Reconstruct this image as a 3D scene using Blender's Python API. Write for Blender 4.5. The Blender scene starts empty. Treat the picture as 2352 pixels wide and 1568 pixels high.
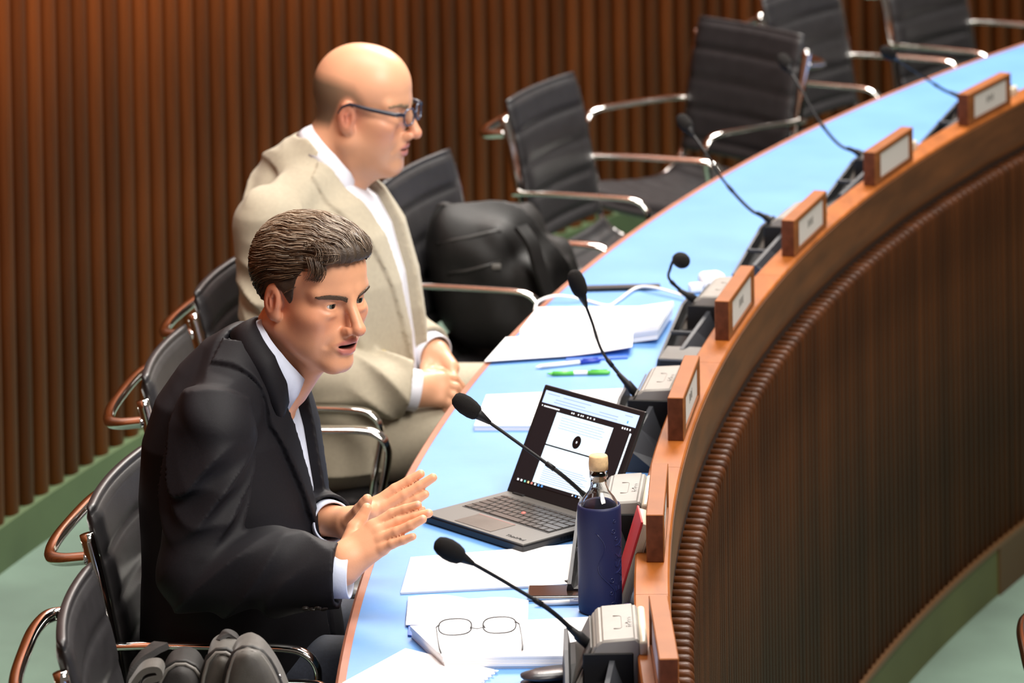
import bpy, bmesh, math, random
import numpy as np
from mathutils import Vector, Matrix

random.seed(7); rng = np.random.default_rng(7)
S = bpy.context.scene
COL = S.collection
PI = math.pi

# ------------------------------------------------------------------ camera
F_PX, PITCH, ROLL, SHIFT = 9975.9, 0.0405, -0.0140, -2075.2      # measured for a 2352 x 1568 frame
CAM = np.array([0.0, 0.0, 3.0164])
cd = bpy.data.cameras.new('camera'); cam = bpy.data.objects.new('camera', cd); COL.objects.link(cam)
cd.sensor_fit = 'HORIZONTAL'; cd.sensor_width = 36.0
cd.lens = F_PX / 2352 * 36.0
fw = Vector((0, math.cos(PITCH), -math.sin(PITCH))); up0 = Vector((0, math.sin(PITCH), math.cos(PITCH))); rt0 = Vector((1, 0, 0))
cr, sr = math.cos(ROLL), math.sin(ROLL)
rt = rt0 * cr + up0 * sr; up = up0 * cr - rt0 * sr
cam.matrix_world = Matrix(((rt.x, up.x, -fw.x, 0), (rt.y, up.y, -fw.y, 0), (rt.z, up.z, -fw.z, 3.0164), (0, 0, 0, 1)))
cd.shift_x = 0.0
cd.shift_y = SHIFT / 2352
cd.clip_end = 80
cd.dof.use_dof = True; cd.dof.focus_distance = 7.45; cd.dof.aperture_fstop = 5.6
S.camera = cam
S.view_settings.view_transform = 'Standard'; S.view_settings.look = 'None'
S.view_settings.exposure = 0.0; S.view_settings.gamma = 1.0; S.view_settings.use_curve_mapping = False

# ------------------------------------------------------------------ room light
W = bpy.data.worlds.new('room_air'); S.world = W; W.use_nodes = True
W.node_tree.nodes['Background'].inputs[0].default_value = (0.55, 0.47, 0.40, 1)
W.node_tree.nodes['Background'].inputs[1].default_value = 0.25
def area(name, loc, size, size_y, power, color, aim=None):
    l = bpy.data.lights.new(name, 'AREA'); l.shape = 'RECTANGLE'; l.size = size; l.size_y = size_y
    l.energy = power; l.color = color
    o = bpy.data.objects.new(name, l); COL.objects.link(o); o.location = loc
    if aim is not None:
        o.rotation_euler = (Vector(aim) - Vector(loc)).to_track_quat('-Z', 'Y').to_euler()
    return o
area('ceiling_light', (0.6, 8.2, 5.2), 2.2, 4.0, 325, (1.0, 0.95, 0.88), (-0.1, 8.4, 0.7))
area('ceiling_light', (0.8, 12.9, 4.6), 3.0, 2.0, 640, (1.0, 0.95, 0.88), (0.3, 10.4, 0.7))
area('ceiling_light', (2.2, 4.6, 5.0), 2.5, 2.0, 350, (1.0, 0.93, 0.86), (0.0, 8.0, 0.8))

# ------------------------------------------------------------------ geometry of the hall
CX, CY, R = 9.7078, 6.7915, 9.4975           # centre of the curved rows, radius of the name plates
TH0, DTH = -0.018007, 0.0791067              # bearing of the first seat, angle between seats
ZT, ZL, ZF = 0.74, 0.83, -0.366              # desk top, ledge top, lower floor in front of the desk
RD = R + 0.516                               # seat-side edge of the desk
RW = R + 1.885                               # rear wall
def pol(r, th, z=0.0): return Vector((CX - r * math.cos(th), CY + r * math.sin(th), z))
def seat(k): return TH0 + DTH * k
def at_z(u, v, z):                            # a measured picture point on the level z
    a, b = u - 1176.0, v - 784.0 - SHIFT
    du, dv = a * cr + b * sr, -a * sr + b * cr
    d = fw + rt0 * (du / F_PX) - up0 * (dv / F_PX)
    return Vector(CAM) + d * ((z - CAM[2]) / d.z)
def at_y(u, v, y):                            # a measured picture point at distance y
    a, b = u - 1176.0, v - 784.0 - SHIFT
    du, dv = a * cr + b * sr, -a * sr + b * cr
    d = fw + rt0 * (du / F_PX) - up0 * (dv / F_PX)
    return Vector(CAM) + d * (y / d.y)

# ------------------------------------------------------------------ materials
MATS = {}
def mat(name, col, rough=0.5, metal=0.0, var=0.0, vscale=20.0, vstretch=(1, 1, 1), bump=0.0, bscale=200.0,
        spec=0.5, rnd=0.0, emit=0.0, sheen=0.0, trans=0.0, alpha=1.0, col2=None, coord='Object', coat=0.0):
    if name in MATS: return MATS[name]
    m = bpy.data.materials.new(name); m.use_nodes = True; nt = m.node_tree; N = nt.nodes; L = nt.links
    b = N['Principled BSDF']
    b.inputs['Roughness'].default_value = rough; b.inputs['Metallic'].default_value = metal
    b.inputs['Specular IOR Level'].default_value = spec
    b.inputs['Sheen Weight'].default_value = sheen; b.inputs['Sheen Roughness'].default_value = 0.4
    b.inputs['Transmission Weight'].default_value = trans; b.inputs['Alpha'].default_value = alpha
    b.inputs['Coat Weight'].default_value = coat
    c4 = (*col, 1)
    b.inputs['Base Color'].default_value = c4
    tc = N.new('ShaderNodeTexCoord'); mp = N.new('ShaderNodeMapping'); mp.inputs['Scale'].default_value = vstretch
    L.new(tc.outputs[coord], mp.inputs['Vector'])
    last = None
    if var > 0 or col2:
        nz = N.new('ShaderNodeTexNoise'); nz.inputs['Scale'].default_value = vscale; nz.inputs['Detail'].default_value = 5
        L.new(mp.outputs[0], nz.inputs['Vector'])
        mx = N.new('ShaderNodeMix'); mx.data_type = 'RGBA'
        a = tuple(max(0, c * (1 - var)) for c in col) if not col2 else col
        bb = tuple(min(1, c * (1 + var)) for c in col) if not col2 else col2
        mx.inputs[6].default_value = (*a, 1); mx.inputs[7].default_value = (*bb, 1)
        rp = N.new('ShaderNodeMapRange'); rp.inputs[1].default_value = 0.3; rp.inputs[2].default_value = 0.7
        L.new(nz.outputs[0], rp.inputs[0]); L.new(rp.outputs[0], mx.inputs[0])
        last = mx.outputs[2]
    if rnd > 0:
        oi = N.new('ShaderNodeObjectInfo'); hs = N.new('ShaderNodeHueSaturation')
        mr = N.new('ShaderNodeMapRange'); mr.inputs[3].default_value = 1 - rnd; mr.inputs[4].default_value = 1 + rnd
        L.new(oi.outputs['Random'], mr.inputs[0]); L.new(mr.outputs[0], hs.inputs['Value'])
        if last: L.new(last, hs.inputs['Color'])
        else: hs.inputs['Color'].default_value = c4
        last = hs.outputs[0]
    if last: L.new(last, b.inputs['Base Color'])
    if bump > 0:
        n2 = N.new('ShaderNodeTexNoise'); n2.inputs['Scale'].default_value = bscale; n2.inputs['Detail'].default_value = 3
        L.new(mp.outputs[0], n2.inputs['Vector'])
        bp = N.new('ShaderNodeBump'); bp.inputs['Strength'].default_value = bump; bp.inputs['Distance'].default_value = 0.002
        L.new(n2.outputs[0], bp.inputs['Height']); L.new(bp.outputs[0], b.inputs['Normal'])
    if emit > 0:
        b.inputs['Emission Color'].default_value = c4; b.inputs['Emission Strength'].default_value = emit
    MATS[name] = m
    return m

M_CARPET = mat('green_carpet', (0.125, 0.195, 0.150), 0.95, var=0.22, vscale=3.0, bump=0.6, bscale=350, sheen=0.3)
M_BASEB = mat('green_baseboard', (0.075, 0.115, 0.05), 0.6, var=0.2, vscale=4)
M_WALLW = mat('wall_wood', (0.250, 0.060, 0.0115), 0.5, var=0.35, vscale=3.0, vstretch=(6, 6, 0.5), rnd=0.28, spec=0.25)
M_WALLB = mat('wall_backing_wood', (0.105, 0.025, 0.005), 0.6, spec=0.2, var=0.3, vscale=3.0, vstretch=(4, 4, 0.4))
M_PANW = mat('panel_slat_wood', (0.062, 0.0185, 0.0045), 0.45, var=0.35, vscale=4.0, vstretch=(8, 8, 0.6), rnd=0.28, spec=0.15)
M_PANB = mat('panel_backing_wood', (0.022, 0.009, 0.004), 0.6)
M_LEDGE = mat('ledge_wood', (0.27, 0.080, 0.014), 0.45, spec=0.15, var=0.22, vscale=9, vstretch=(5, 1, 1), rnd=0.06)
M_FASC = mat('fascia_wood', (0.125, 0.042, 0.011), 0.4, spec=0.25, var=0.3, vscale=4, vstretch=(1, 1, 6))
M_PLATE = mat('nameplate_wood', (0.235, 0.078, 0.022), 0.5, spec=0.12, var=0.2, vscale=8, vstretch=(1, 1, 5), rnd=0.08)
M_ENDG_SHADED = mat('nameplate_shaded_end_grain', (0.085, 0.026, 0.012), 0.5, var=0.25, vscale=60, spec=0.15)  # end grain, painted darker still to carry the shade on the block ends
M_EDGE = mat('desk_edge_wood', (0.36, 0.14, 0.085), 0.4, var=0.15, vscale=12)
M_BLUE = mat('blue_desk_leather', (0.090, 0.262, 0.60), 0.42, col2=(0.116, 0.312, 0.68), vscale=5, bump=0.12, bscale=60, sheen=0.2)
M_PAPER = mat('white_paper', (0.86, 0.86, 0.88), 0.6)
M_PAPER2 = mat('cream_label_paper', (0.66, 0.60, 0.58), 0.6)
M_INK = mat('grey_print', (0.22, 0.20, 0.19), 0.7)
M_CHROME = mat('chrome', (0.80, 0.79, 0.77), 0.09, 1.0)
M_LEATH = mat('black_leather', (0.022, 0.021, 0.023), 0.42, var=0.15, vscale=30, bump=0.12, bscale=350)
M_BLACK = mat('black_plastic', (0.010, 0.010, 0.011), 0.5, spec=0.2)
M_DGREY = mat('dark_grey_plastic', (0.034, 0.037, 0.044), 0.5, spec=0.25)
M_GREY = mat('warm_grey_plastic', (0.24, 0.225, 0.205), 0.45, var=0.06, vscale=30)
M_GREYSIDE = mat('mid_grey_plastic', (0.11, 0.104, 0.096), 0.5, bump=0.25, bscale=900)
M_CREAM = mat('cream_plastic', (0.62, 0.56, 0.44), 0.4)
M_FOAM = mat('microphone_foam', (0.010, 0.009, 0.0085), 0.95, bump=0.7, bscale=1200, spec=0.2)
M_WPLAST = mat('white_plastic', (0.85, 0.84, 0.82), 0.35)

# ------------------------------------------------------------------ mesh helpers
def link(o, parent=None):
    COL.objects.link(o)
    if parent: o.parent = parent
    return o
def thing(name, label, cat, loc=(0, 0, 0), rotz=0.0, group=None):
    o = bpy.data.objects.new(name, None); o.empty_display_size = 0.05
    COL.objects.link(o); o.location = loc; o.rotation_euler = (0, 0, rotz)
    o['label'] = label; o['category'] = cat
    if group: o['group'] = group
    return o
def tag(o, label=None, cat=None, group=None, kind=None):
    if label: o['label'] = label
    if cat: o['category'] = cat
    if group: o['group'] = group
    if kind: o['kind'] = kind
    return o
def mesh_from(name, verts, faces, mats=None, smooth=False, fmat=None):
    me = bpy.data.meshes.new(name)
    me.from_pydata([tuple(v) for v in verts], [], faces)
    for m in (mats if isinstance(mats, (list, tuple)) else [mats] if mats else []): me.materials.append(m)
    if fmat is not None: me.polygons.foreach_set('material_index', fmat)
    if smooth: me.polygons.foreach_set('use_smooth', [True] * len(me.polygons))
    me.update()
    return me
def obj(name, me, parent=None, loc=None, rot=None):
    o = bpy.data.objects.new(name, me); link(o, parent)
    if loc is not None: o.location = loc
    if rot is not None: o.rotation_euler = rot
    return o
def bm_obj(name, bm, mats, parent=None, smooth=False, loc=None, rot=None):
    bmesh.ops.recalc_face_normals(bm, faces=bm.faces)
    me = bpy.data.meshes.new(name); bm.to_mesh(me); bm.free()
    for m in (mats if isinstance(mats, (list, tuple)) else [mats]): me.materials.append(m)
    if smooth: me.polygons.foreach_set('use_smooth', [True] * len(me.polygons))
    return obj(name, me, parent, loc, rot)
def box_bm(sx, sy, sz, bevel=0.0, seg=2, c=(0, 0, 0), bm=None):
    nb = bmesh.new()
    bmesh.ops.create_cube(nb, size=1.0)
    for v in nb.verts: v.co = Vector((v.co.x * sx, v.co.y * sy, v.co.z * sz))
    if bevel > 0: bmesh.ops.bevel(nb, geom=nb.edges[:], offset=bevel, segments=seg, affect='EDGES', profile=0.5)
    for v in nb.verts: v.co += Vector(c)
    if bm is None: return nb
    me = bpy.data.meshes.new('t'); nb.to_mesh(me); nb.free(); bm.from_mesh(me); bpy.data.meshes.remove(me)
    return bm
def tube(pts, rad, seg=10, closed=False, caps=True, flat=1.0):
    """verts, faces of a tube; rad scalar or list; parallel-transport frames"""
    P = [Vector(p) for p in pts]; n = len(P)
    rads = rad if isinstance(rad, (list, tuple, np.ndarray)) else [rad] * n
    T = []
    for i in range(n):
        a = P[(i - 1) % n] if (closed or i > 0) else P[i]
        b = P[(i + 1) % n] if (closed or i < n - 1) else P[i]
        T.append((b - a).normalized())
    ref = Vector((0, 0, 1)) if abs(T[0].z) < 0.9 else Vector((1, 0, 0))
    nrm = (ref - T[0] * ref.dot(T[0])).normalized()
    V, Fc = [], []
    for i in range(n):
        nrm = (nrm - T[i] * nrm.dot(T[i])).normalized(); bn = T[i].cross(nrm)
        for j in range(seg):
            a = 2 * PI * j / seg
            V.append(P[i] + (nrm * math.cos(a) * flat + bn * math.sin(a)) * rads[i])
    for i in range(n if closed else n - 1):
        i2 = (i + 1) % n
        for j in range(seg):
            j2 = (j + 1) % seg
            Fc.append((i * seg + j, i * seg + j2, i2 * seg + j2, i2 * seg + j))
    if caps and not closed:
        Fc.append(tuple(range(seg - 1, -1, -1))); Fc.append(tuple((n - 1) * seg + j for j in range(seg)))
    return V, Fc
def merge(parts):
    V, Fc = [], []
    for v, f in parts:
        o = len(V); V += list(v); Fc += [tuple(i + o for i in q) for q in f]
    return V, Fc
def tube_obj(name, pts, rad, m, parent=None, seg=10, closed=False, flat=1.0):
    v, f = tube(pts, rad, seg, closed, flat=flat)
    return obj(name, mesh_from(name, v, f, m, True), parent)
def spline(pts, n):
    """Catmull-Rom through pts, n samples per span"""
    P = [Vector(p) for p in pts]; P = [P[0] * 2 - P[1]] + P + [P[-1] * 2 - P[-2]]
    out = []
    for i in range(1, len(P) - 2):
        for k in range(n):
            t = k / n
            out.append(0.5 * ((2 * P[i]) + (P[i + 1] - P[i - 1]) * t + (2 * P[i - 1] - 5 * P[i] + 4 * P[i + 1] - P[i + 2]) * t * t
                              + (3 * P[i] - P[i - 1] - 3 * P[i + 1] + P[i + 2]) * t ** 3))
    out.append(P[-2]); return out
def lathe(prof, seg=32):
    V, Fc = [], []
    n = len(prof)
    for r, z in prof:
        for j in range(seg):
            a = 2 * PI * j / seg; V.append((r * math.cos(a), r * math.sin(a), z))
    for i in range(n - 1):
        for j in range(seg):
            j2 = (j + 1) % seg
            Fc.append((i * seg + j, i * seg + j2, (i + 1) * seg + j2, (i + 1) * seg + j))
    return V, Fc
def arc_prism(prof, t0, t1, n):
    """closed (r,z) profile swept about the hall centre"""
    V, Fc = [], []; m = len(prof)
    for i in range(n + 1):
        th = t0 + (t1 - t0) * i / n
        for r, z in prof: V.append(pol(r, th, z))
    for i in range(n):
        for j in range(m):
            j2 = (j + 1) % m
            Fc.append((i * m + j, i * m + j2, (i + 1) * m + j2, (i + 1) * m + j))
    Fc.append(tuple(range(m - 1, -1, -1))); Fc.append(tuple(n * m + j for j in range(m)))
    return V, Fc
def fix_normals(me):
    bm = bmesh.new(); bm.from_mesh(me); bmesh.ops.recalc_face_normals(bm, faces=bm.faces); bm.to_mesh(me); bm.free()
def arc_obj(name, prof, t0, t1, n, m, parent=None, smooth=False):
    v, f = arc_prism(prof, t0, t1, n); me = mesh_from(name, v, f, m)
    fix_normals(me)
    return obj(name, me, parent)
def extrude_poly(poly, z0, z1):
    n = len(poly); V = [(x, y, z0) for x, y in poly] + [(x, y, z1) for x, y in poly]
    Fc = [tuple(range(n - 1, -1, -1)), tuple(range(n, 2 * n))] + [(i, (i + 1) % n, n + (i + 1) % n, n + i) for i in range(n)]
    return V, Fc
def copy_tree(o, parent=None):
    c = o.copy(); COL.objects.link(c); c.parent = parent
    for ch in list(o.children): copy_tree(ch, c)
    return c
def text_mesh(txt, size, m):
    cu = bpy.data.curves.new('t', 'FONT'); cu.body = txt; cu.size = size; cu.align_x = 'CENTER'; cu.align_y = 'CENTER'; cu.extrude = size * 0.02
    to = bpy.data.objects.new('t', cu); COL.objects.link(to)
    dg = bpy.context.evaluated_depsgraph_get(); me = bpy.data.meshes.new_from_object(to.evaluated_get(dg))
    bpy.data.objects.remove(to); bpy.data.curves.remove(cu)
    me.materials.clear(); me.materials.append(m)
    return me

# ------------------------------------------------------------------ setting
KA, KB = seat(-2.2), seat(11.5)
fl = arc_obj('floor', [(R - 0.01, -0.40), (R - 0.01, 0.0), (RW + 0.25, 0.0), (RW + 0.25, -0.40)], KA, KB, 80, M_CARPET); tag(fl, kind='structure')
lf = arc_obj('floor', [(R - 4.2, ZF - 0.1), (R - 4.2, ZF), (R + 0.02, ZF), (R + 0.02, ZF - 0.1)], KA, KB, 80, M_CARPET); tag(lf, kind='structure')
wl = arc_obj('wall_back', [(RW + 0.035, -0.02), (RW + 0.035, 4.4), (RW + 0.2, 4.4), (RW + 0.2, -0.02)], KA, KB, 120, M_WALLB); tag(wl, kind='structure')
bb = arc_obj('baseboard_back', [(RW - 0.012, 0.0), (RW - 0.012, 0.105), (RW + 0.036, 0.105), (RW + 0.036, 0.0)], KA, KB, 120, M_BASEB); tag(bb, kind='structure')
# vertical battens of the rear wall, each a piece of its own
def batten_mesh(w, d, z0, z1):
    prof = []
    for i in range(7):
        a = PI * i / 6
        prof.append((-0.5 * w * math.cos(a) * (1 if 0 < i < 6 else 1), -d * (0.55 + 0.45 * math.sin(a)) if 0 < i < 6 else 0.0))
    v, f = [], []
    n = len(prof)
    for z in (z0, z1):
        for x, y in prof: v.append((x, y, z))
    for i in range(n): f.append((i, (i + 1) % n, n + (i + 1) % n, n + i))
    f += [tuple(range(n)), tuple(range(2 * n - 1, n - 1, -1))]
    me = mesh_from('batten', v, f, M_WALLW, True); fix_normals(me)
    return me
bme = batten_mesh(0.056, 0.040, 0.105, 4.3)
STEPW = 0.088
nb = int((KB - KA) * RW / STEPW)
for i in range(nb):
    th = KA + (i + 0.5) * STEPW / RW
    o = obj('batten', bme, wl, pol(RW + 0.036, th), (0, 0, 0))
    o.rotation_euler = (0, 0, PI / 2 - th)

# ------------------------------------------------------------------ the curved desk
desk = thing('curved_desk', 'long curved desk with blue top and dark ribbed wooden front', 'desk', pol(R, seat(3), ZF))
def dpart(o):
    o.parent = desk; o.matrix_parent_inverse = Matrix.Translation(-Vector(desk.location)); return o
RL0, RL1 = R - 0.0185, R + 0.040
dpart(arc_obj('desk_top', [(RL1, ZT - 0.035), (RL1, ZT), (RD - 0.010, ZT), (RD - 0.010, ZT - 0.035)], KA, KB, 140, M_BLUE))
dpart(arc_obj('edge_trim', [(RD - 0.010, ZT - 0.040), (RD - 0.010, ZT + 0.0015), (RD + 0.002, ZT + 0.0015), (RD + 0.007, ZT - 0.004), (RD + 0.007, ZT - 0.035), (RD + 0.002, ZT - 0.040)], KA, KB, 140, M_EDGE))
jk = [-2.2] + [k + 0.56 for k in range(-2, 11)] + [11.5]
for a, b in zip(jk[:-1], jk[1:]):
    g = 0.0006 / R
    dpart(arc_obj('ledge_board', [(RL0, ZL - 0.030), (RL0, ZL - 0.003), (RL0 + 0.003, ZL), (RL1 - 0.003, ZL), (RL1, ZL - 0.003), (RL1, ZT - 0.03), (RL0 + 0.01, ZT - 0.03)], seat(a) + g, seat(b) - g, 14, M_LEDGE))
dpart(arc_obj('fascia', [(RL0 - 0.0015, ZL - 0.008), (RL0 + 0.006, ZL - 0.004), (RL0 + 0.02, ZL - 0.012), (RL0 + 0.02, ZL - 0.125), (RL0 + 0.004, ZL - 0.125), (RL0 + 0.001, ZL - 0.115), (RL0 - 0.0015, ZL - 0.09)], KA, KB, 160, M_FASC))
RP = R - 0.058                       # front face of the ribs
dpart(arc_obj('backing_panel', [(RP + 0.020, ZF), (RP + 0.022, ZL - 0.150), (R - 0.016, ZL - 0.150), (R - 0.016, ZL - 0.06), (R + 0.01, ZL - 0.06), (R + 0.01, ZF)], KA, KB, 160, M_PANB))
ZS = ZL - 0.132
def rib_mesh():
    prof = [(0.043, ZS), (0.013, ZS)]
    for i in range(1, 5):
        a = PI / 2 * i / 4
        prof.append((0.013 - 0.013 * math.sin(a), ZS - 0.013 + 0.013 * math.cos(a)))
    prof += [(0.0, ZF + 0.13), (0.024, ZF + 0.13), (0.024, ZS - 0.025), (0.043, ZS - 0.025)]
    w = 0.0095; c = 0.003
    V, Fc = [], []; n = len(prof)
    for s, ins in ((-w, 0.0), (-w + c, 1.0), (w - c, 1.0), (w, 0.0)):
        for i, (y, z) in enumerate(prof):
            dy = 0.0 if ins else 0.003 * (1 if i < 7 else 0); dz = 0.0 if ins else -0.003 * (1 if i < 5 else 0)
            V.append((s, y + dy, z + dz))
    for k in range(3):
        for i in range(n):
            Fc.append((k * n + i, k * n + (i + 1) % n, (k + 1) * n + (i + 1) % n, (k + 1) * n + i))
    Fc += [tuple(range(n)), tuple(3 * n + i for i in range(n - 1, -1, -1))]
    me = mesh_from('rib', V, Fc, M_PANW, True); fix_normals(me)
    return me
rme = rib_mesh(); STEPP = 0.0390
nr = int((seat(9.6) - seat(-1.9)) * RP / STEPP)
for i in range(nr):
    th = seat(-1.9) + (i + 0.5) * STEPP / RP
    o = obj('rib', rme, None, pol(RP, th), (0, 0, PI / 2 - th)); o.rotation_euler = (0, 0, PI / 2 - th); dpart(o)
dpart(arc_obj('kick_rail', [(RP - 0.010, ZF + 0.122), (RP - 0.010, ZF + 0.134), (RP + 0.02, ZF + 0.134), (RP + 0.02, ZF + 0.122)], KA, KB, 160, mat('kick_rail_wood', (0.12, 0.055, 0.018), 0.5)))
dpart(arc_obj('kick_board', [(RP - 0.004, ZF), (RP - 0.004, ZF + 0.122), (RP + 0.02, ZF + 0.122), (RP + 0.02, ZF)], KA, KB, 160, mat('olive_kick_board', (0.085, 0.095, 0.028), 0.6, var=0.15, vscale=3)))
_a = at_z(2190, 1300, ZF + 0.06); _b = at_z(2325, 1205, ZF + 0.06)
ta = math.atan2(_a.y - CY, CX - _a.x); tb = math.atan2(_b.y - CY, CX - _b.x)
dpart(arc_obj('kick_panel', [(RP - 0.010, ZF), (RP - 0.010, ZF + 0.122), (RP - 0.004, ZF + 0.122), (RP - 0.004, ZF)], ta, tb, 10, mat('brown_kick_panel', (0.075, 0.035, 0.008), 0.55)))

# ------------------------------------------------------------------ name plates on the ledge
PL, PH, PT = 0.314, 0.081, 0.030
PLATE_LABEL = ['wooden nameplate block at the bottom of the picture, by the silver-framed glasses', 'wooden nameplate block beside the red notebook', 'wooden nameplate block right of the open laptop screen',
               'wooden nameplate block by the white cable, fourth from the front', 'wooden nameplate block fifth from the front, printed card', 'wooden nameplate block with a blank card, sixth from the front', 'farthest wooden nameplate block, upper right of the picture']
def plate(k):
    th = seat(k)
    t = thing('nameplate', PLATE_LABEL[k], 'nameplate', pol(R + 0.004, th, ZL), -th - PI / 2, 'nameplates along the desk ledge')
    # local: x along the tangent (-x is away), y outward of the audience side is -? (see rotation): local +y = towards the hall centre
    bm = bmesh.new(); X, Y, D = PL / 2, PT / 2, 0.0045
    O = {}
    for sy in (1, -1):
        O[sy] = [bm.verts.new((x, sy * Y, z)) for x, z in ((-X, 0), (X, 0), (X, PH), (-X, PH))]
        a = [bm.verts.new((x, sy * Y, z)) for x, z in ((-X + 0.028, 0.011), (X - 0.042, 0.011), (X - 0.042, PH - 0.011), (-X + 0.028, PH - 0.011))]
        b = [bm.verts.new((v.co.x, sy * (Y - D), v.co.z)) for v in a]
        for j in range(4):
            j2 = (j + 1) % 4
            bm.faces.new((O[sy][j], O[sy][j2], a[j2], a[j])); bm.faces.new((a[j], a[j2], b[j2], b[j]))
        bm.faces.new(b)
    for j in range(4): bm.faces.new((O[1][j], O[1][(j + 1) % 4], O[-1][(j + 1) % 4], O[-1][j]))
    outer = set(O[1] + O[-1])
    bmesh.ops.bevel(bm, geom=[e for e in bm.edges if e.verts[0] in outer and e.verts[1] in outer], offset=0.0014, segments=1, affect='EDGES')
    bm.normal_update()
    for fc in bm.faces:
        if abs(fc.normal.x) > 0.9 and fc.calc_area() > 1e-3: fc.material_index = 1
    bm_obj('block', bm, [M_PLATE, M_ENDG_SHADED], t)
    for s in (1, -1):
        cd_ = bm_obj('card', box_bm(PL - 0.072, 0.0012, PH - 0.024, 0, 1, (-0.007, s * (PT / 2 - 0.0038), PH / 2)), M_PAPER2 if s > 0 else M_PAPER, t)
        if s > 0 and k != 5:
            pr = bmesh.new()
            for q in range(5): box_bm(0.007, 0.0004, 0.013 if q % 2 else 0.018, 0, 1, (-0.029 + q * 0.011, s * (PT / 2 - 0.0030), PH / 2 + 0.002), pr)
            bm_obj('print', pr, M_INK, cd_)
    return t
for k in range(7): plate(k)

# ------------------------------------------------------------------ conference consoles with goosenecks
CONS_LABEL = ['grey microphone console at the bottom of the picture beside the spectacles', 'grey microphone console behind the blue bottle', 'grey microphone console behind the open laptop screen',
              'grey microphone console by the white charger', 'grey microphone console fifth from the front', 'grey microphone console sixth from the front', 'farthest microphone console, upper right of the picture']
def console(k, head, mid, headdir=None):
    """local frame: x = tangent towards the camera, y = towards the hall centre (negative y = user), origin on desk at ledge"""
    th = seat(k + 0.27)
    base = pol(R + 0.046, th, ZT)
    t = thing('microphone_console', CONS_LABEL[k], 'microphone', base, -th - PI / 2, 'microphone consoles on the curved desk')
    # cradle: wedge that sinks towards the near end, hollow on top
    def top(x): return 0.098 - 0.055 * max(0.0, x - 0.02) / 0.24
    bm = bmesh.new()
    xs = [-0.09, 0.02, 0.10, 0.18, 0.26]
    rings = []
    for x in xs:
        h = top(x)
        yr = -0.004 - 0.05 * (x + 0.09) / 0.35           # rim drifts away from the ledge
        rings.append([(x, 0.0, 0.0), (x, yr, h), (x, yr - 0.008, h), (x, yr - 0.012, h - 0.030), (x, -0.098, h - 0.045 if h > .06 else h - 0.03), (x, -0.102, h - 0.022), (x, -0.108, h - 0.022), (x, -0.112, 0.0)])
    vs = [[bm.verts.new(p) for p in r] for r in rings]
    for i in range(len(xs) - 1):
        for j in range(8):
            bm.faces.new((vs[i][j], vs[i][(j + 1) % 8], vs[i + 1][(j + 1) % 8], vs[i + 1][j]))
    bm.faces.new(vs[0]); bm.faces.new(vs[-1][::-1])
    fs = list(bm.faces)
    for i in range(len(xs) - 1):
        for j in (2, 3, 4): fs[i * 8 + j].material_index = 1
    bm_obj('cradle', bm, [M_DGREY, M_BLACK], t)
    br = bm_obj('cradle_bar', box_bm(0.008, 0.055, 0.010, 0.003, 2, (0.165, -0.072, 0.052)), M_DGREY, t)
    # head unit
    x0, x1 = -0.092, 0.088
    sec = [(0.012, 0.050), (0.012, 0.108), (0.004, 0.116), (-0.050, 0.112), (-0.060, 0.104), (-0.098, 0.030), (-0.098, 0.006), (-0.012, 0.006)]
    bm = bmesh.new(); a = [bm.verts.new((x0, y, z)) for y, z in sec]; b = [bm.verts.new((x1, y, z)) for y, z in sec]
    n = len(sec)
    for j in range(n): bm.faces.new((a[j], a[(j + 1) % n], b[(j + 1) % n], b[j]))
    bm.faces.new(a); bm.faces.new(b[::-1])
    bmesh.ops.bevel(bm, geom=bm.edges[:], offset=0.0035, segments=2, affect='EDGES')
    hu = bm_obj('head_unit', bm, M_GREY, t, True)
    for p in hu.data.polygons: p.use_smooth = p.area < 2e-4
    # dark front plate (towards camera) and textured user side
    bm_obj('end_plate', box_bm(0.004, 0.080, 0.070, 0.002, 1, (x1 + 0.001, -0.040, 0.058)), M_BLACK, t)
    us = bm_obj('side_grille', box_bm(0.160, 0.003, 0.070, 0.001, 1, (0, 0, 0)), M_GREYSIDE, t); us.location = (-0.002, -0.0815, 0.068); us.rotation_euler = (-0.472, 0, 0)
    cr_ = bm_obj('cream_strip', box_bm(0.186, 0.013, 0.054, 0.005, 2, (-0.002, 0.016, 0.084)), M_CREAM, t, True); cr_['label'] = 'cream coloured edge strip'
    # moulded bracket mark and lettering on the top face
    bk = tube([(0.034, -0.030, 0), (0.034, -0.020, 0), (0.030, -0.017, 0), (-0.026, -0.017, 0), (-0.030, -0.020, 0), (-0.030, -0.030, 0)], 0.0006, 6)
    mk = obj('button_outline', mesh_from('button_outline', *bk, mat('faint_mark', (0.17, 0.16, 0.145), 0.5), True), t); mk.location = (0, 0, 0.1144)
    lt = obj('lettering', text_mesh('idm', 0.016, mat('faint_mark', (0.17, 0.16, 0.145), 0.5)), t); lt.location = (0.004, -0.0045, 0.1158); lt.rotation_euler = (0.07, 0, PI); lt.scale = (2.2, 1, 1)
    # gooseneck (points given in world space)
    inv = (Matrix.Translation(base) @ Matrix.Rotation(-th - PI / 2, 4, 'Z')).inverted()
    p0 = Vector((0.030, -0.070, 0.088)); h = inv @ Vector(head); m = [inv @ Vector(q) for q in mid]
    d0 = (m[0] - p0).normalized()
    tube_obj('mount', [p0 - d0 * 0.005, p0 + d0 * 0.028, p0 + d0 * 0.030, p0 + d0 * 0.055], [0.0085, 0.0085, 0.0065, 0.0045], M_BLACK, t, 14)
    path = spline([p0 + d0 * 0.02] + m + [h], 10)
    L = len(path)
    rr = [0.0038 if i < L * 0.42 else 0.0030 for i in range(L)]
    tube_obj('gooseneck', path, rr, M_BLACK, t, 10)
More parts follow.
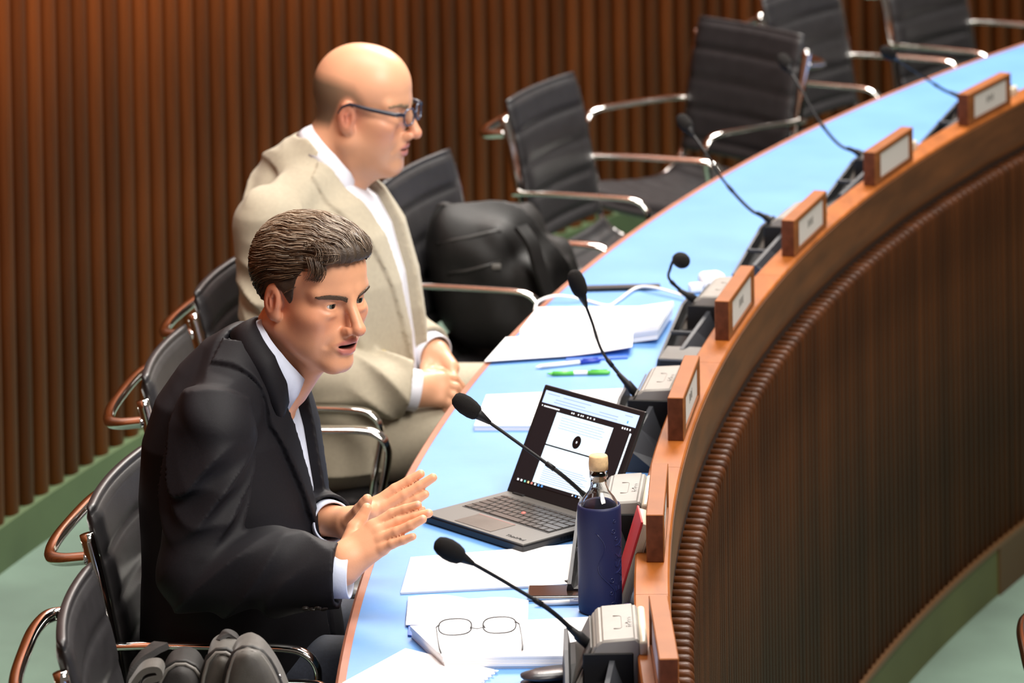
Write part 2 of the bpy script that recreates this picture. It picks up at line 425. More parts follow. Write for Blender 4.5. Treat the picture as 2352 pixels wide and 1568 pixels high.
    i = int(L * 0.42); tube_obj('collar', [path[i - 1], path[i], path[min(i + 1, L - 1)]], 0.0046, M_BLACK, t, 12)
    ax = (h - path[-3]).normalized() if headdir is None else (inv.to_3x3() @ Vector(headdir)).normalized()
    tube_obj('capsule', [h - ax * 0.004, h + ax * 0.018, h + ax * 0.026], [0.0036, 0.0085, 0.0105], M_BLACK, t, 16)
    fo = [h + ax * (0.022 + s) for s in (0, 0.004, 0.014, 0.028, 0.040, 0.048, 0.052)]
    tube_obj('foam_cap', fo, [0.0105, 0.0135, 0.0160, 0.0168, 0.0150, 0.0118, 0.0065], M_FOAM, t, 20)
    return t
def mic(k, foam_uv, zf, mids, **kw):
    h = at_z(foam_uv[0], foam_uv[1], zf)
    console(k, h, [at_z(u, v, z) for u, v, z in mids], **kw)
mic(0, (1083, 1292), 0.990, [(1262, 1400, 0.900), (1170, 1342, 0.945)])
mic(1, (1122, 968), 0.990, [(1290, 1090, 0.905), (1200, 1024, 0.950)])
mic(2, (1345, 700), 0.995, [(1440, 880, 0.850), (1385, 810, 0.905), (1360, 740, 0.960)])
mic(3, (1549, 592), 0.935, [(1570, 672, 0.850), (1537, 640, 0.885), (1540, 615, 0.915)], headdir=(0.25, -0.9, 0.10))
mic(4, (1592, 310), 0.990, [(1720, 478, 0.850), (1660, 412, 0.905), (1620, 350, 0.960)])
mic(5, (1818, 168), 0.990, [(1925, 330, 0.850), (1875, 268, 0.905), (1840, 205, 0.960)])
mic(6, (2060, 135), 0.975, [(2165, 205, 0.860), (2115, 172, 0.915)])

# ------------------------------------------------------------------ office chairs
def chair(label, loc, rotz, full=True):
    """local: +x forward, y left, origin on floor"""
    t = thing('office_chair', label, 'chair', loc, rotz, 'black ribbed swivel chairs with chrome arms')
    back = [(-0.254, 0.882), (-0.243, 0.84), (-0.222, 0.76), (-0.203, 0.66), (-0.190, 0.57), (-0.180, 0.515)]
    seatp = [(-0.176, 0.500), (-0.150, 0.472), (-0.09, 0.452), (0.0, 0.450), (0.10, 0.460), (0.18, 0.468), (0.215, 0.460), (0.232, 0.440)]
    HW = 0.212
    def sling(name, prof, grooves, gspan):
        pts = spline([Vector((x, 0, z)) for x, z in prof], 12)
        n = len(pts); cum = [0]
        for i in range(1, n): cum.append(cum[-1] + (pts[i] - pts[i - 1]).length)
        V, Fc = [], []
        ny = 14
        for side in (1, -1):
            for i in range(n):
                T = (pts[min(i + 1, n - 1)] - pts[max(i - 1, 0)]).normalized(); Nn = Vector((-T.z, 0, T.x))
                if Nn.z + Nn.x < 0: Nn = -Nn
                g = min(abs(cum[i] - q) for q in grooves) if grooves else 1
                thick = 0.006 + 0.0085 * min(1.0, (g / 0.016)) ** 0.6
                e = min(cum[i], cum[-1] - cum[i]); thick *= min(1, 0.45 + e / 0.012)
                for j in range(ny + 1):
                    y = HW * (2 * j / ny - 1); ed = min(1, 0.3 + (HW - abs(y)) / 0.02)
                    V.append(pts[i] + Nn * (thick * ed * side) + Vector((-0.018 * (1 - (y / HW) ** 2), y, 0)) * 1.0 if name == 'backrest' else pts[i] + Nn * (thick * ed * side) + Vector((0, y, -0.012 * (1 - (y / HW) ** 2))))
        w = ny + 1; o = n * w
        for i in range(n - 1):
            for j in range(ny):
                Fc.append((i * w + j, i * w + j + 1, (i + 1) * w + j + 1, (i + 1) * w + j))
                Fc.append((o + i * w + j, o + (i + 1) * w + j, o + (i + 1) * w + j + 1, o + i * w + j + 1))
        for i in range(n - 1):
            for j in (0, ny):
                Fc.append((i * w + j, (i + 1) * w + j, o + (i + 1) * w + j, o + i * w + j))
        for j in range(ny):
            for i in (0, n - 1):
                Fc.append((i * w + j, i * w + j + 1, o + i * w + j + 1, o + i * w + j))
        me = mesh_from(name, V, Fc, M_LEATH, True); fix_normals(me)
        return obj(name, me, t)
    sling('backrest', back, [0.010, 0.088, 0.172, 0.256, 0.340], 0.09)
    sling('seat', seatp, [0.07, 0.14, 0.21, 0.28, 0.35, 0.42], 0.07)
    full_prof = spline([Vector((x, 0, z)) for x, z in [(-0.256, 0.842), (-0.236, 0.76), (-0.217, 0.66), (-0.203, 0.57), (-0.188, 0.50), (-0.150, 0.460), (-0.09, 0.440), (0.0, 0.436), (0.10, 0.446), (0.19, 0.455)]], 6)
    for s in (1, -1):
        tube_obj('side_rail', [p + Vector((0, s * 0.224, 0)) for p in full_prof], 0.0125, M_CHROME, t, 12)
        ya = s * 0.246
        arm = [Vector((-0.222, s * 0.232, 0.650)), Vector((-0.20, ya, 0.655)), Vector((-0.10, ya, 0.660)), Vector((0.02, ya, 0.662)), Vector((0.095, ya, 0.662)), Vector((0.128, ya, 0.655)), Vector((0.148, ya, 0.634)), Vector((0.150, ya, 0.60)), Vector((0.136, ya, 0.53)), Vector((0.122, s * 0.236, 0.455))]
        tube_obj('armrest', spline(arm, 5), 0.0150, M_CHROME, t, 14, flat=0.5)
    brace = [Vector((-0.252, 0.224, 0.800)), Vector((-0.300, 0.222, 0.795)), Vector((-0.326, 0.200, 0.795)), Vector((-0.338, 0.12, 0.797)), Vector((-0.340, 0, 0.798)), Vector((-0.338, -0.12, 0.797)), Vector((-0.326, -0.200, 0.795)), Vector((-0.300, -0.222, 0.795)), Vector((-0.252, -0.224, 0.800))]
    tube_obj('back_brace', spline(brace, 6), 0.0115, M_CHROME, t, 12)
    tube_obj('seat_brace', [Vector((-0.06, y, 0.425)) for y in (-0.22, 0, 0.22)], 0.011, M_CHROME, t, 10)
    tube_obj('column', [(0, 0, 0.075), (0, 0, 0.25), (0, 0, 0.252), (0, 0, 0.42)], [0.03, 0.03, 0.02, 0.02], M_CHROME, t, 16)
    lv = tube_obj('lever', [(-0.02, 0, 0.40), (-0.04, -0.20, 0.39), (-0.04, -0.25, 0.392)], 0.006, M_CHROME, t, 8)
    for q in range(5):
        a = 2 * PI * q / 5 + 0.3
        d = Vector((math.cos(a), math.sin(a), 0))
        tube_obj('base_arm', [d * 0.02 + Vector((0, 0, 0.10)), d * 0.15 + Vector((0, 0, 0.085)), d * 0.29 + Vector((0, 0, 0.068))], [0.022, 0.018, 0.012], M_CHROME, t, 10)
        e = Vector((-d.y, d.x, 0))
        tube_obj('caster', [d * 0.29 + Vector((0, 0, 0.028)) + e * y for y in (-0.022, -0.02, 0.02, 0.022)], [0.022, 0.028, 0.028, 0.022], M_BLACK, t, 16)
    return t
def place(c, k, r, dz=0.0, turn=0.0):
    th = seat(k); p = pol(r, th, dz); c.location = p; c.rotation_euler = (0, 0, -th + turn)
RC = 10.27
c0 = chair('black ribbed chair carrying the grey backpack, bottom left', (0, 0, 0), 0)
place(c0, 0.33, 10.178)
specs = [(1.19, 10.208, -0.08, 'black ribbed chair the man in the dark jacket sits on'),
         (2.28, 10.30, 0.05, 'empty black ribbed chair between the two men'),
         (3.08, 10.36, 0, 'black ribbed chair the man in the beige suit sits on'),
         (4.39, 10.275, -0.04, 'black ribbed chair holding the black backpack'),
         (5.62, 10.355, 0, 'empty black ribbed chair just beyond the black backpack, facing the desk'),
         (7.56, 10.38, 0, 'black ribbed chair behind the turned chair, top of the picture'),
         (8.36, 10.36, 0, 'black ribbed chair in the top right corner')]
for k, r, tr, lab in specs:
    c = copy_tree(c0); c['label'] = lab; place(c, k, r, 0, tr)
g = copy_tree(c0); g['label'] = 'black ribbed chair turned away from the desk, facing the wall side'
gd = Vector((-0.77, -0.64, 0)).normalized()
gb = Vector((0.650, 12.03, 0)); g.location = gb + gd * 0.262; g.rotation_euler = (0, 0, math.atan2(gd.y, gd.x))
ic = copy_tree(c0); ic['label'] = 'chrome-armed chair of the lower front row, at the right picture edge'
pc = at_z(2336, 1515, ZF + 0.795); ic.location = Vector((pc.x + 0.360, pc.y + 0.02, ZF)); ic.rotation_euler = (0, 0, -0.05)

# ------------------------------------------------------------------ laptop
ldir = Vector((0.748, 0.663, 0)).normalized(); wdir = Vector((0.663, -0.748, 0)).normalized()
LW, LD = 0.272, 0.205
BL = at_z(1166, 1127, ZT + 0.017); BL.z = ZT
lorig = BL + wdir * (LW / 2) - ldir * (LD / 2)
# local: x = wdir (to the right of the user), y = ldir (to the screen)
lap = thing('laptop', 'open black laptop with a document on its screen', 'laptop', lorig, math.atan2(wdir.y, wdir.x))
M_DECK = mat('laptop_deck', (0.085, 0.080, 0.073), 0.5); M_LAPB = mat('laptop_black', (0.010, 0.010, 0.012), 0.4)
M_KEY = mat('laptop_key', (0.040, 0.036, 0.032), 0.32)
def bx(name, m, s, c, bev=0.001, par=None, smooth=False):
    return bm_obj(name, box_bm(*s, bev, 2, c), m, par, smooth)
bx('base', M_LAPB, (LW, LD, 0.014), (0, 0, 0.0085), 0.003, lap)
dk = bx('deck', M_DECK, (LW - 0.002, LD - 0.002, 0.003), (0, 0, 0.0165), 0.001, lap)
bx('keyboard_well', M_BLACK, (LW * 0.86, LD * 0.50, 0.0006), (0, 0.026, 0.0182), 0, lap)
kme = {}
rows = [(6, 0.5)] ; y = 0.026 + LD * 0.25 - 0.006
KWD = LW * 0.85
layout = [[1] * 16, [1] * 13 + [1.9], [1.5] + [1] * 12 + [1.4], [1.75] + [1] * 11 + [2.1], [2.2] + [1] * 10 + [2.7], [1, 1, 1, 1, 5, 1, 1, 1, 1, 1]]
hts = [0.010, 0.0175, 0.0175, 0.0175, 0.0175, 0.0175]
for row, hh in zip(layout, hts):
    tot = sum(row); x = -KWD / 2; yy = y - hh / 2 + 0.004
    for wk in row:
        w = wk / tot * KWD
        kk = (round(w, 4), hh)
        if kk not in kme:
            b = box_bm(w - 0.0022, hh - 0.0022, 0.0016, 0.0006, 1); me = bpy.data.meshes.new('key'); b.to_mesh(me); b.free(); me.materials.append(M_KEY); kme[kk] = me
        obj('key', kme[kk], lap, (x + w / 2, yy, 0.0192)); x += w
    y -= hh
bx('pointing_stick', mat('red_rubber', (0.75, 0.16, 0.13), 0.6), (0.007, 0.007, 0.004), (-0.002, 0.022, 0.0205), 0.002, lap, True)
bx('trackpad', mat('trackpad_worn', (0.050, 0.042, 0.034), 0.35, col2=(0.10, 0.088, 0.074), vscale=16), (0.098, 0.058, 0.0006), (-0.010, -0.064, 0.0183), 0, lap)
bx('trackpad_line', mat('red_line', (0.35, 0.06, 0.05), 0.5), (0.098, 0.0012, 0.0006), (-0.010, -0.0345, 0.0184), 0, lap)
lg = obj('lettering', text_mesh('ThinkPad', 0.013, M_BLACK), lap); lg.location = (LW / 2 - 0.040, -LD / 2 + 0.018, 0.0182)
for q in range(12): bx('vent_slot', M_BLACK, (0.0012, 0.0045, 0.006), (LW / 2, -0.01 + q * 0.0072, 0.010), 0, lap)
# lid: hinge at back edge
tl = at_z(1252, 880, 0.938); hv = tl - (BL + Vector((0, 0, 0.017)))
rise = hv.z; lean = hv.dot(ldir)
LH = math.hypot(rise, lean); la = math.atan2(lean, rise)
lid = bm_obj('lid', box_bm(LW, 0.006, LH, 0.0025, 2, (0, 0.0035, LH / 2)), M_LAPB, lap, False, (0, LD / 2 - 0.004, 0.0175), (-la, 0, 0))
# screen contents as flat print, drawn in lid coordinates (x, z); rows from the top
SW, SH = LW - 0.020, LH - 0.034
M_SB = mat('screen_blue_white', (0.48, 0.66, 0.95), 0.3, emit=0.52); M_SP = mat('screen_page', (0.62, 0.78, 0.90), 0.3, emit=0.62)
M_SD = mat('screen_dark', (0.010, 0.009, 0.011), 0.25, emit=0.6); M_ST = mat('screen_text', (0.30, 0.42, 0.66), 0.3, emit=0.45); M_SK = mat('screen_black_mark', (0.005, 0.005, 0.006), 0.3)
M_SW = mat('screen_glyph', (0.75, 0.80, 0.85), 0.3, emit=0.7); M_SC = mat('screen_icon_blue', (0.10, 0.32, 0.85), 0.3, emit=0.7); M_SR = mat('screen_icon_red', (0.75, 0.25, 0.22), 0.3, emit=0.6); M_SY = mat('screen_icon_gold', (0.75, 0.6, 0.3), 0.3, emit=0.6); M_SG = mat('screen_icon_teal', (0.15, 0.55, 0.5), 0.3, emit=0.6)
sv, sf, sm = [], [], []
smats = [M_SD, M_SB, M_SP, M_ST, M_SK, M_SW, M_SC, M_SR, M_SY, M_SG]
def q2(x0, x1, y0, y1, mi, lay):
    o = len(sv); Y = -0.0002 - 0.00012 * lay
    X = lambda a: -SW / 2 + a * SW
    Z = lambda b: LH - 0.010 - b * SH
    sv.extend([(X(x0), Y, Z(y1)), (X(x1), Y, Z(y1)), (X(x1), Y, Z(y0)), (X(x0), Y, Z(y0))]); sf.append((o, o + 1, o + 2, o + 3)); sm.append(mi)
q2(0, 1, 0, 1, 0, 0)
q2(0, 1, 0, 0.135, 1, 1)
for i, (a, b, yy) in enumerate([(0.03, 0.16, 0.025), (0.2, 0.5, 0.03), (0.13, 0.45, 0.07), (0.12, 0.8, 0.10), (0.86, 0.94, 0.03), (0.6, 0.8, 0.07)]): q2(a, b, yy, yy + 0.008, 3, 2)
q2(0.90, 0.915, 0.085, 0.112, 6, 2)
for i in range(9): q2(0.035 + i * 0.019, 0.050 + i * 0.019, 0.160, 0.175, 5, 2)
q2(0.01, 0.02, 0.158, 0.172, 5, 2)
for a in (0.33, 0.35, 0.40, 0.43, 0.45, 0.50, 0.53, 0.57): q2(a, a + 0.012, 0.155, 0.172, 5, 2)
for a in (0.87, 0.895, 0.92, 0.95): q2(a, a + 0.014, 0.160, 0.180, 5, 2)
q2(0.185, 0.79, 0.195, 0.545, 2, 1)
q2(0.185, 0.79, 0.560, 0.965, 2, 1)
for i in range(5): q2(0.25, 0.70 + 0.02 * (i % 2), 0.235 + i * 0.028, 0.241 + i * 0.028, 3, 2)
for i in range(9): q2(0.25, 0.66 + 0.03 * (i % 3), 0.755 + i * 0.022, 0.761 + i * 0.022, 3, 2)
q2(0.965, 0.983, 0.205, 0.955, 2, 1)
for i, mi in enumerate((5, 5, 9, 8, 7, 5, 6, 6)): q2(0.03 + i * 0.037, 0.048 + i * 0.037, 0.972, 0.994, mi, 2)
for i in range(8): q2(0.62 + i * 0.035, 0.632 + i * 0.035, 0.975, 0.992, 6 if i % 2 else 5, 2)
o = len(sv); cxs, czs = -SW / 2 + 0.485 * SW, LH - 0.010 - 0.445 * SH
for rr_, lay, mi in ((0.0105, 3, 4), (0.0045, 4, 0), (0.0018, 5, 5)):
    o = len(sv)
    for j in range(20):
        a = 2 * PI * j / 20; sv.append((cxs + rr_ * math.cos(a), -0.0002 - 0.00012 * lay, czs + 1.15 * rr_ * math.sin(a)))
    sf.append(tuple(range(o, o + 20))); sm.append(mi)
scr = obj('display', mesh_from('display', sv, sf, smats, fmat=sm), lid); scr['label'] = 'lit screen showing a document page'
bx('hinge', M_BLACK, (0.03, 0.008, 0.008), (-LW / 2 + 0.035, LD / 2 - 0.004, 0.0165), 0.002, lap); bx('hinge', M_BLACK, (0.03, 0.008, 0.008), (LW / 2 - 0.035, LD / 2 - 0.004, 0.0165), 0.002, lap)

# ------------------------------------------------------------------ bottle
M_GLASS = mat('clear_glass', (0.93, 0.95, 0.95), 0.02, trans=1.0); M_SLEEVE = mat('navy_silicone', (0.011, 0.015, 0.062), 0.5, spec=0.3)
M_CORK = mat('cork', (0.62, 0.42, 0.22), 0.8, var=0.15, vscale=120)
bp = at_z(1379, 1402, ZT); bp.z = ZT
bot = thing('water_bottle', 'navy sleeved glass water bottle with a cork stopper', 'bottle', bp, 0.0)
v, f = lathe([(0.0, 0.004), (0.030, 0.004), (0.0335, 0.008), (0.034, 0.20), (0.0325, 0.212), (0.026, 0.224), (0.0175, 0.236), (0.0140, 0.246), (0.0132, 0.258), (0.0132, 0.262), (0.0152, 0.263), (0.0152, 0.276), (0.0120, 0.277), (0.0116, 0.250), (0.0155, 0.236), (0.024, 0.222), (0.031, 0.208), (0.032, 0.012), (0.0, 0.010)], 40)
obj('glass_body', mesh_from('glass_body', v, f, M_GLASS, True), bot)
v, f = lathe([(0.0, 0.0), (0.033, 0.0), (0.0362, 0.004), (0.0372, 0.020), (0.0368, 0.10), (0.0374, 0.17), (0.0368, 0.205), (0.0355, 0.2105), (0.0343, 0.2105), (0.0343, 0.006), (0, 0.003)], 48)
sl = obj('sleeve', mesh_from('sleeve', v, f, M_SLEEVE, True), bot)
v, f = lathe([(0, 0.255), (0.0105, 0.255), (0.0114, 0.2775), (0.0162, 0.278), (0.0165, 0.290), (0.0158, 0.3035), (0.0145, 0.3055), (0, 0.306)], 32)
obj('cork', mesh_from('cork', v, f, M_CORK, True), bot)
# raised lettering that climbs the sleeve, and small raised bubbles
te = text_mesh('FLASKA', 0.030, mat('navy_raised', (0.016, 0.022, 0.085), 0.22))
ang0 = -0.50
for vtx in te.vertices:
    x_, y_ = vtx.co.x, vtx.co.y
    a = ang0 - (-y_) / 0.0372 * -1.0; rr_ = 0.0374 + vtx.co.z * 0.6
    vtx.co = Vector((rr_ * math.cos(a), rr_ * math.sin(a), 0.095 + x_))
obj('lettering', te, sl)
for a, z, r_ in ((-0.9, 0.165, 0.004), (-0.75, 0.15, 0.003), (-1.0, 0.07, 0.004), (-0.95, 0.022, 0.0055), (-1.05, 0.045, 0.003), (-0.85, 0.185, 0.0025)):
    ring = [(0.0376 * math.cos(a + r_ / 0.0372 * math.cos(q)), 0.0376 * math.sin(a + r_ / 0.0372 * math.cos(q)), z + r_ * math.sin(q)) for q in [2 * PI * i / 14 for i in range(14)]]
    tube_obj('bubble', ring, 0.0007, MATS['navy_raised'], sl, 6, True)
wv = [(0.0376 * math.cos(a), 0.0376 * math.sin(a), z) for a, z in [(-1.75 + 0.28 * math.sin(i * 0.55) + i * 0.045, 0.165 - i * 0.0085) for i in range(18)]]
tube_obj('wave_line', wv, 0.0007, MATS['navy_raised'], sl, 6)
bot.scale = (1, 1, 0.868)

# ------------------------------------------------------------------ paper on the desk
def sheet(name, label, corners, thick, cat='paper', m=None, layers=1, curl=None, group='papers on the blue desk', z0=ZT, jitter=0.0):
    """corners = 4 measured ground points (x,y) in order; a bent pile of sheets"""
    P4 = [Vector((p.x, p.y)) for p in corners]; ctr = sum(P4, Vector((0, 0))) / 4
    t = thing(name, label, cat, (ctr.x, ctr.y, z0), 0, group)
    nx, ny = 12, 8
    for L_ in range(layers):
        V, Fc = [], []
        jx, jy = (random.uniform(-jitter, jitter), random.uniform(-jitter, jitter)) if L_ else (0, 0)
        za, zb = L_ * thick / layers, (L_ + 1) * thick / layers - (0.0002 if layers > 1 else 0)
        for zz in (za, zb):
            for i in range(nx + 1):
                for j in range(ny + 1):
                    a, b = i / nx, j / ny
                    p = (P4[0] * (1 - a) + P4[1] * a) * (1 - b) + (P4[3] * (1 - a) + P4[2] * a) * b
                    V.append((p.x - ctr.x + jx, p.y - ctr.y + jy, zz + 0.0004 + (curl(a, b) if curl else 0)))
        w = ny + 1; o = (nx + 1) * w
        for i in range(nx):
            for j in range(ny):
                Fc.append((i * w + j, (i + 1) * w + j, (i + 1) * w + j + 1, i * w + j + 1)); Fc.append((o + i * w + j, o + i * w + j + 1, o + (i + 1) * w + j + 1, o + (i + 1) * w + j))
        for i in range(nx):
            for j in (0, ny): Fc.append((i * w + j, (i + 1) * w + j, o + (i + 1) * w + j, o + i * w + j))
        for j in range(ny):
            for i in (0, nx): Fc.append((i * w + j, i * w + j + 1, o + i * w + j + 1, o + i * w + j))
        me = mesh_from('sheet', V, Fc, m or M_PAPER); fix_normals(me)
        obj('sheet', me, t)
    return t
Z = at_z
sheet('paper_sheets', 'white sheets on the desk between the laptop and the folded paper', [Z(944, 1284, ZT), Z(1329, 1253, ZT), Z(1322, 1345, ZT), Z(921, 1365, ZT)], 0.004, layers=2, jitter=0.001)
sheet('folded_paper', 'creased white sheet above the spectacles on a blue folder', [Z(938, 1372, ZT + .004), Z(1214, 1383, ZT + .004), Z(1212, 1440, ZT + .004), Z(932, 1436, ZT + .004)], 0.0012, curl=lambda a, b: 0.004 + 0.006 * abs(math.sin(a * 6)) * (1 - b))
sheet('blue_folder', 'dark blue folder peeking out under the white sheets', [Z(940, 1420, ZT), Z(1010, 1425, ZT), Z(1010, 1470, ZT), Z(937, 1462, ZT)], 0.003, 'folder', mat('folder_blue', (0.03, 0.12, 0.50), 0.4), group=None)
sheet('paper_stack', 'thick stack of white paper under the silver-framed glasses', [Z(945, 1437, ZT + .02), Z(1432, 1412, ZT + .02), Z(1380, 1505, ZT + .02), Z(1020, 1508, ZT + .02)], 0.020, layers=5, jitter=0.0025, curl=lambda a, b: 0)
sheet('notepad_sheets', 'white notepad pages with torn spiral holes at the bottom edge', [Z(935, 1486, ZT + .006), Z(1140, 1535, ZT + .006), Z(1010, 1640, ZT + .006), Z(790, 1565, ZT + .006)], 0.005, layers=2, jitter=0.003)
npd = at_z(1140, 1535, ZT + .006); npe = at_z(1010, 1640, ZT + .006)
sheet('paper_pile', 'white paper pile behind the laptop, in front of the bald man', [Z(1118, 905, ZT + .012), Z(1448, 890, ZT + .012), Z(1440, 975, ZT + .012), Z(1090, 975, ZT + .012)], 0.011, layers=3, jitter=0.001)
sheet('report_stack', 'thick white report stack by the desk edge near the cable', [Z(1232, 700, ZT + .035), Z(1545, 697, ZT + .035), Z(1510, 752, ZT + .035), Z(1192, 752, ZT + .035)], 0.030, layers=5, jitter=0.0025, curl=lambda a, b: 0.010 * max(0, a - 0.75) * 4)
sheet('curled_paper', 'white sheet with a raised corner on a dark blue folder', [Z(1162, 783, ZT), Z(1455, 762, ZT + .012), Z(1452, 815, ZT), Z(1113, 838, ZT)], 0.002, curl=lambda a, b: 0.006 + 0.022 * max(0, a - 0.55) ** 1.5 * 3 * (1 - 0.5 * b))
sheet('blue_folder', 'dark blue folder under the sheet with a raised corner', [Z(1300, 800, ZT), Z(1450, 793, ZT), Z(1442, 824, ZT), Z(1300, 832, ZT)], 0.003, 'folder', MATS['folder_blue'], group=None)
# torn spiral edge
e0, e1 = npd, npe
spiral_parent = [o for o in bpy.data.objects if o.name.startswith('notepad_sheets')][0]
tme = bpy.data.meshes.new('torn_tab'); b = box_bm(0.006, 0.0055, 0.0012, 0.0004, 1); b.to_mesh(b_me := tme); b.free(); tme.materials.append(M_PAPER)
for q in range(16):
    p = e0.lerp(e1, (q + 0.5) / 16); nd = Vector((-(e1 - e0).y, (e1 - e0).x, 0)).normalized()
    o = obj('torn_tab', tme, spiral_parent, Vector((p.x, p.y, 0)) + nd * 0.003 - Vector((spiral_parent.location.x, spiral_parent.location.y, -0.005)), (0, 0, math.atan2(nd.y, nd.x)))

# ------------------------------------------------------------------ pens, phone, notebook and other small things
def pen(label, a, b, body, grip):
    a, b = Vector(a), Vector(b); d = (b - a); L_ = d.length
    t = thing('pen', label, 'pen', ((a + b) / 2)[:2] + (ZT,) if False else (((a + b) / 2).x, ((a + b) / 2).y, ZT), math.atan2(d.y, d.x), 'ballpoint pens')
    z = 0.0048
    tube_obj('barrel', [(-L_ / 2 + 0.012, 0, z), (L_ / 2 - 0.045, 0, z)], 0.0045, body, t, 12)
    tube_obj('cap_section', [(L_ / 2 - 0.047, 0, z), (L_ / 2 - 0.006, 0, z), (L_ / 2, 0, z)], [0.0048, 0.0048, 0.003], grip, t, 12)
    tube_obj('tip', [(-L_ / 2, 0, z), (-L_ / 2 + 0.012, 0, z)], [0.001, 0.0042], grip if 'green' in label else M_WPLAST, t, 12)
    if 'green' in label: tube_obj('grip', [(-L_ / 2 + 0.012, 0, z), (-L_ / 2 + 0.055, 0, z)], 0.0049, grip, t, 12)
    tube_obj('clip', [(L_ / 2 - 0.006, 0, z + 0.0055), (L_ / 2 - 0.040, 0, z + 0.0055)], 0.0014, grip, t, 8)
    return t
pen('white ballpoint pen with dark blue cap section', Z(1230, 848, ZT), Z(1380, 832, ZT), M_WPLAST, mat('pen_blue', (0.02, 0.05, 0.40), 0.35))
pen('white and green ballpoint pen', Z(1256, 863, ZT), Z(1402, 860, ZT), M_WPLAST, mat('pen_green', (0.12, 0.55, 0.08), 0.35))
pen('clear ballpoint pen beside the phone, in front of the bottle', Z(1228, 1392, ZT), Z(1372, 1386, ZT), M_WPLAST, mat('pen_clear', (0.55, 0.62, 0.75), 0.2))
ph = thing('smartphone', 'dark smartphone with silver edge lying behind the bottle', 'phone', (Z(1292, 1368, ZT).x, Z(1292, 1368, ZT).y, ZT), -0.02)
bx('frame', mat('phone_silver', (0.55, 0.54, 0.52), 0.3, 0.8), (0.118, 0.062, 0.0085), (0, 0, 0.0045), 0.003, ph, True)
bx('screen_glass', mat('phone_glass', (0.022, 0.012, 0.008), 0.15), (0.114, 0.058, 0.001), (0, 0, 0.0093), 0.0003, ph)
# red notebook leaning on the ledge
nb_o = thing('notebook', 'red notebook with cream pages leaning on the ledge beside the bottle', 'notebook', Z(1446, 1330, ZT), 0.0)
nl = nb_o.location
A = at_y(1478, 1185, nl.y + 0.10); 
nbl = at_y(1421, 1372, 7.27); nbl.z = ZT; nb_o.location = nbl
def slab(name, m, x0, x1, y0, y1, h, lean, par, bev=0.0008):
    o = bm_obj(name, box_bm(x1 - x0, y1 - y0, h, bev, 1, ((x0 + x1) / 2, (y0 + y1) / 2, h / 2)), m, par); o.rotation_euler = (0, lean, 0.04); return o
M_RED = mat('red_cover', (0.62, 0.03, 0.035), 0.4); M_PAGES = mat('cream_pages', (0.82, 0.75, 0.56), 0.7, var=0.10, vscale=400, vstretch=(1, 0.02, 0.02))
NBH = 0.148
slab('front_cover', M_RED, -0.004, 0.0, 0.0, 0.10, NBH, 0.30, nb_o)
slab('pages', M_PAGES, 0.0, 0.013, 0.002, 0.098, NBH - 0.003, 0.30, nb_o)
slab('back_cover', MATS['cream_plastic'], 0.013, 0.016, 0.0, 0.10, NBH, 0.30, nb_o)
# black phone stand next to the bottle
st = thing('phone_stand', 'black and white stand half hidden behind the blue bottle', 'stand', (Z(1345, 1345, ZT).x, Z(1345, 1345, ZT).y, ZT), 0.5)
bx('foot', M_BLACK, (0.05, 0.06, 0.006), (0, 0, 0.003), 0.001, st)
bm_obj('support', box_bm(0.004, 0.045, 0.060, 0.001, 1, (0, 0, 0.030)), M_BLACK, st).rotation_euler = (0, 0.35, 0)
pp = bm_obj('card', box_bm(0.003, 0.040, 0.058, 0.0005, 1, (-0.005, 0, 0.032)), M_WPLAST, st); pp.rotation_euler = (0, 0.35, 0)
# spectacles lying on the paper stack
M_WIRE = mat('steel_wire', (0.07, 0.07, 0.075), 0.35, 0.2); M_LENS = mat('lens', (0.97, 0.98, 0.98), 0.02, trans=1.0, alpha=0.25)
def rim(cx, w, h):
    P_ = []
    for i in range(28):
        a = 2 * PI * i / 28; c_, s_ = math.cos(a), math.sin(a)
        P_.append(Vector((cx + w * math.copysign(abs(c_) ** 0.75, c_), 0, h * math.copysign(abs(s_) ** 0.75, s_))))
    return P_
ga, gb_ = Z(1000, 1470, ZT + 0.022), Z(1195, 1462, ZT + 0.022)
gc = (ga + gb_) / 2; gw = (gb_ - ga).length
gl = thing('spectacles', 'silver wire-framed spectacles lying on the white paper stack', 'glasses', (gc.x, gc.y + 0.012, ZT + 0.0215), math.atan2((gb_ - ga).y, (gb_ - ga).x))
for s in (-1, 1):
    P_ = rim(s * gw * 0.262, gw * 0.195, 0.0135)
    P_ = [Vector((p.x, p.y + 0.010, p.z + 0.0145)) for p in P_]
    tube_obj('rim', P_, 0.0011, M_WIRE, gl, 8, True)
    lv_ = [tuple(p) for p in P_]; obj('lens', mesh_from('lens', lv_, [tuple(range(len(lv_)))], M_LENS), gl)
    hx = s * gw * 0.46
    tube_obj('hinge', [(s * gw * 0.445, 0.010, 0.018), (hx, 0.008, 0.019), (s * gw * 0.49, 0.0, 0.018)], 0.0012, M_WIRE, gl, 8)
    tube_obj('temple', [(s * gw * 0.49, 0.0, 0.018), (s * gw * 0.492, -0.040, 0.011), (s * gw * 0.485, -0.070, 0.004), (s * gw * 0.475, -0.082, 0.0016)], [0.0009, 0.0009, 0.0016, 0.0014], M_WIRE, gl, 8)
    tube_obj('nose_pad', [(s * 0.010, 0.008, 0.016), (s * 0.012, 0.003, 0.013)], 0.0012, M_WIRE, gl, 8)
tube_obj('bridge', [(-gw * 0.085, 0.010, 0.012), (0, 0.010, 0.010), (gw * 0.085, 0.010, 0.012)], 0.0008, M_WIRE, gl, 8)
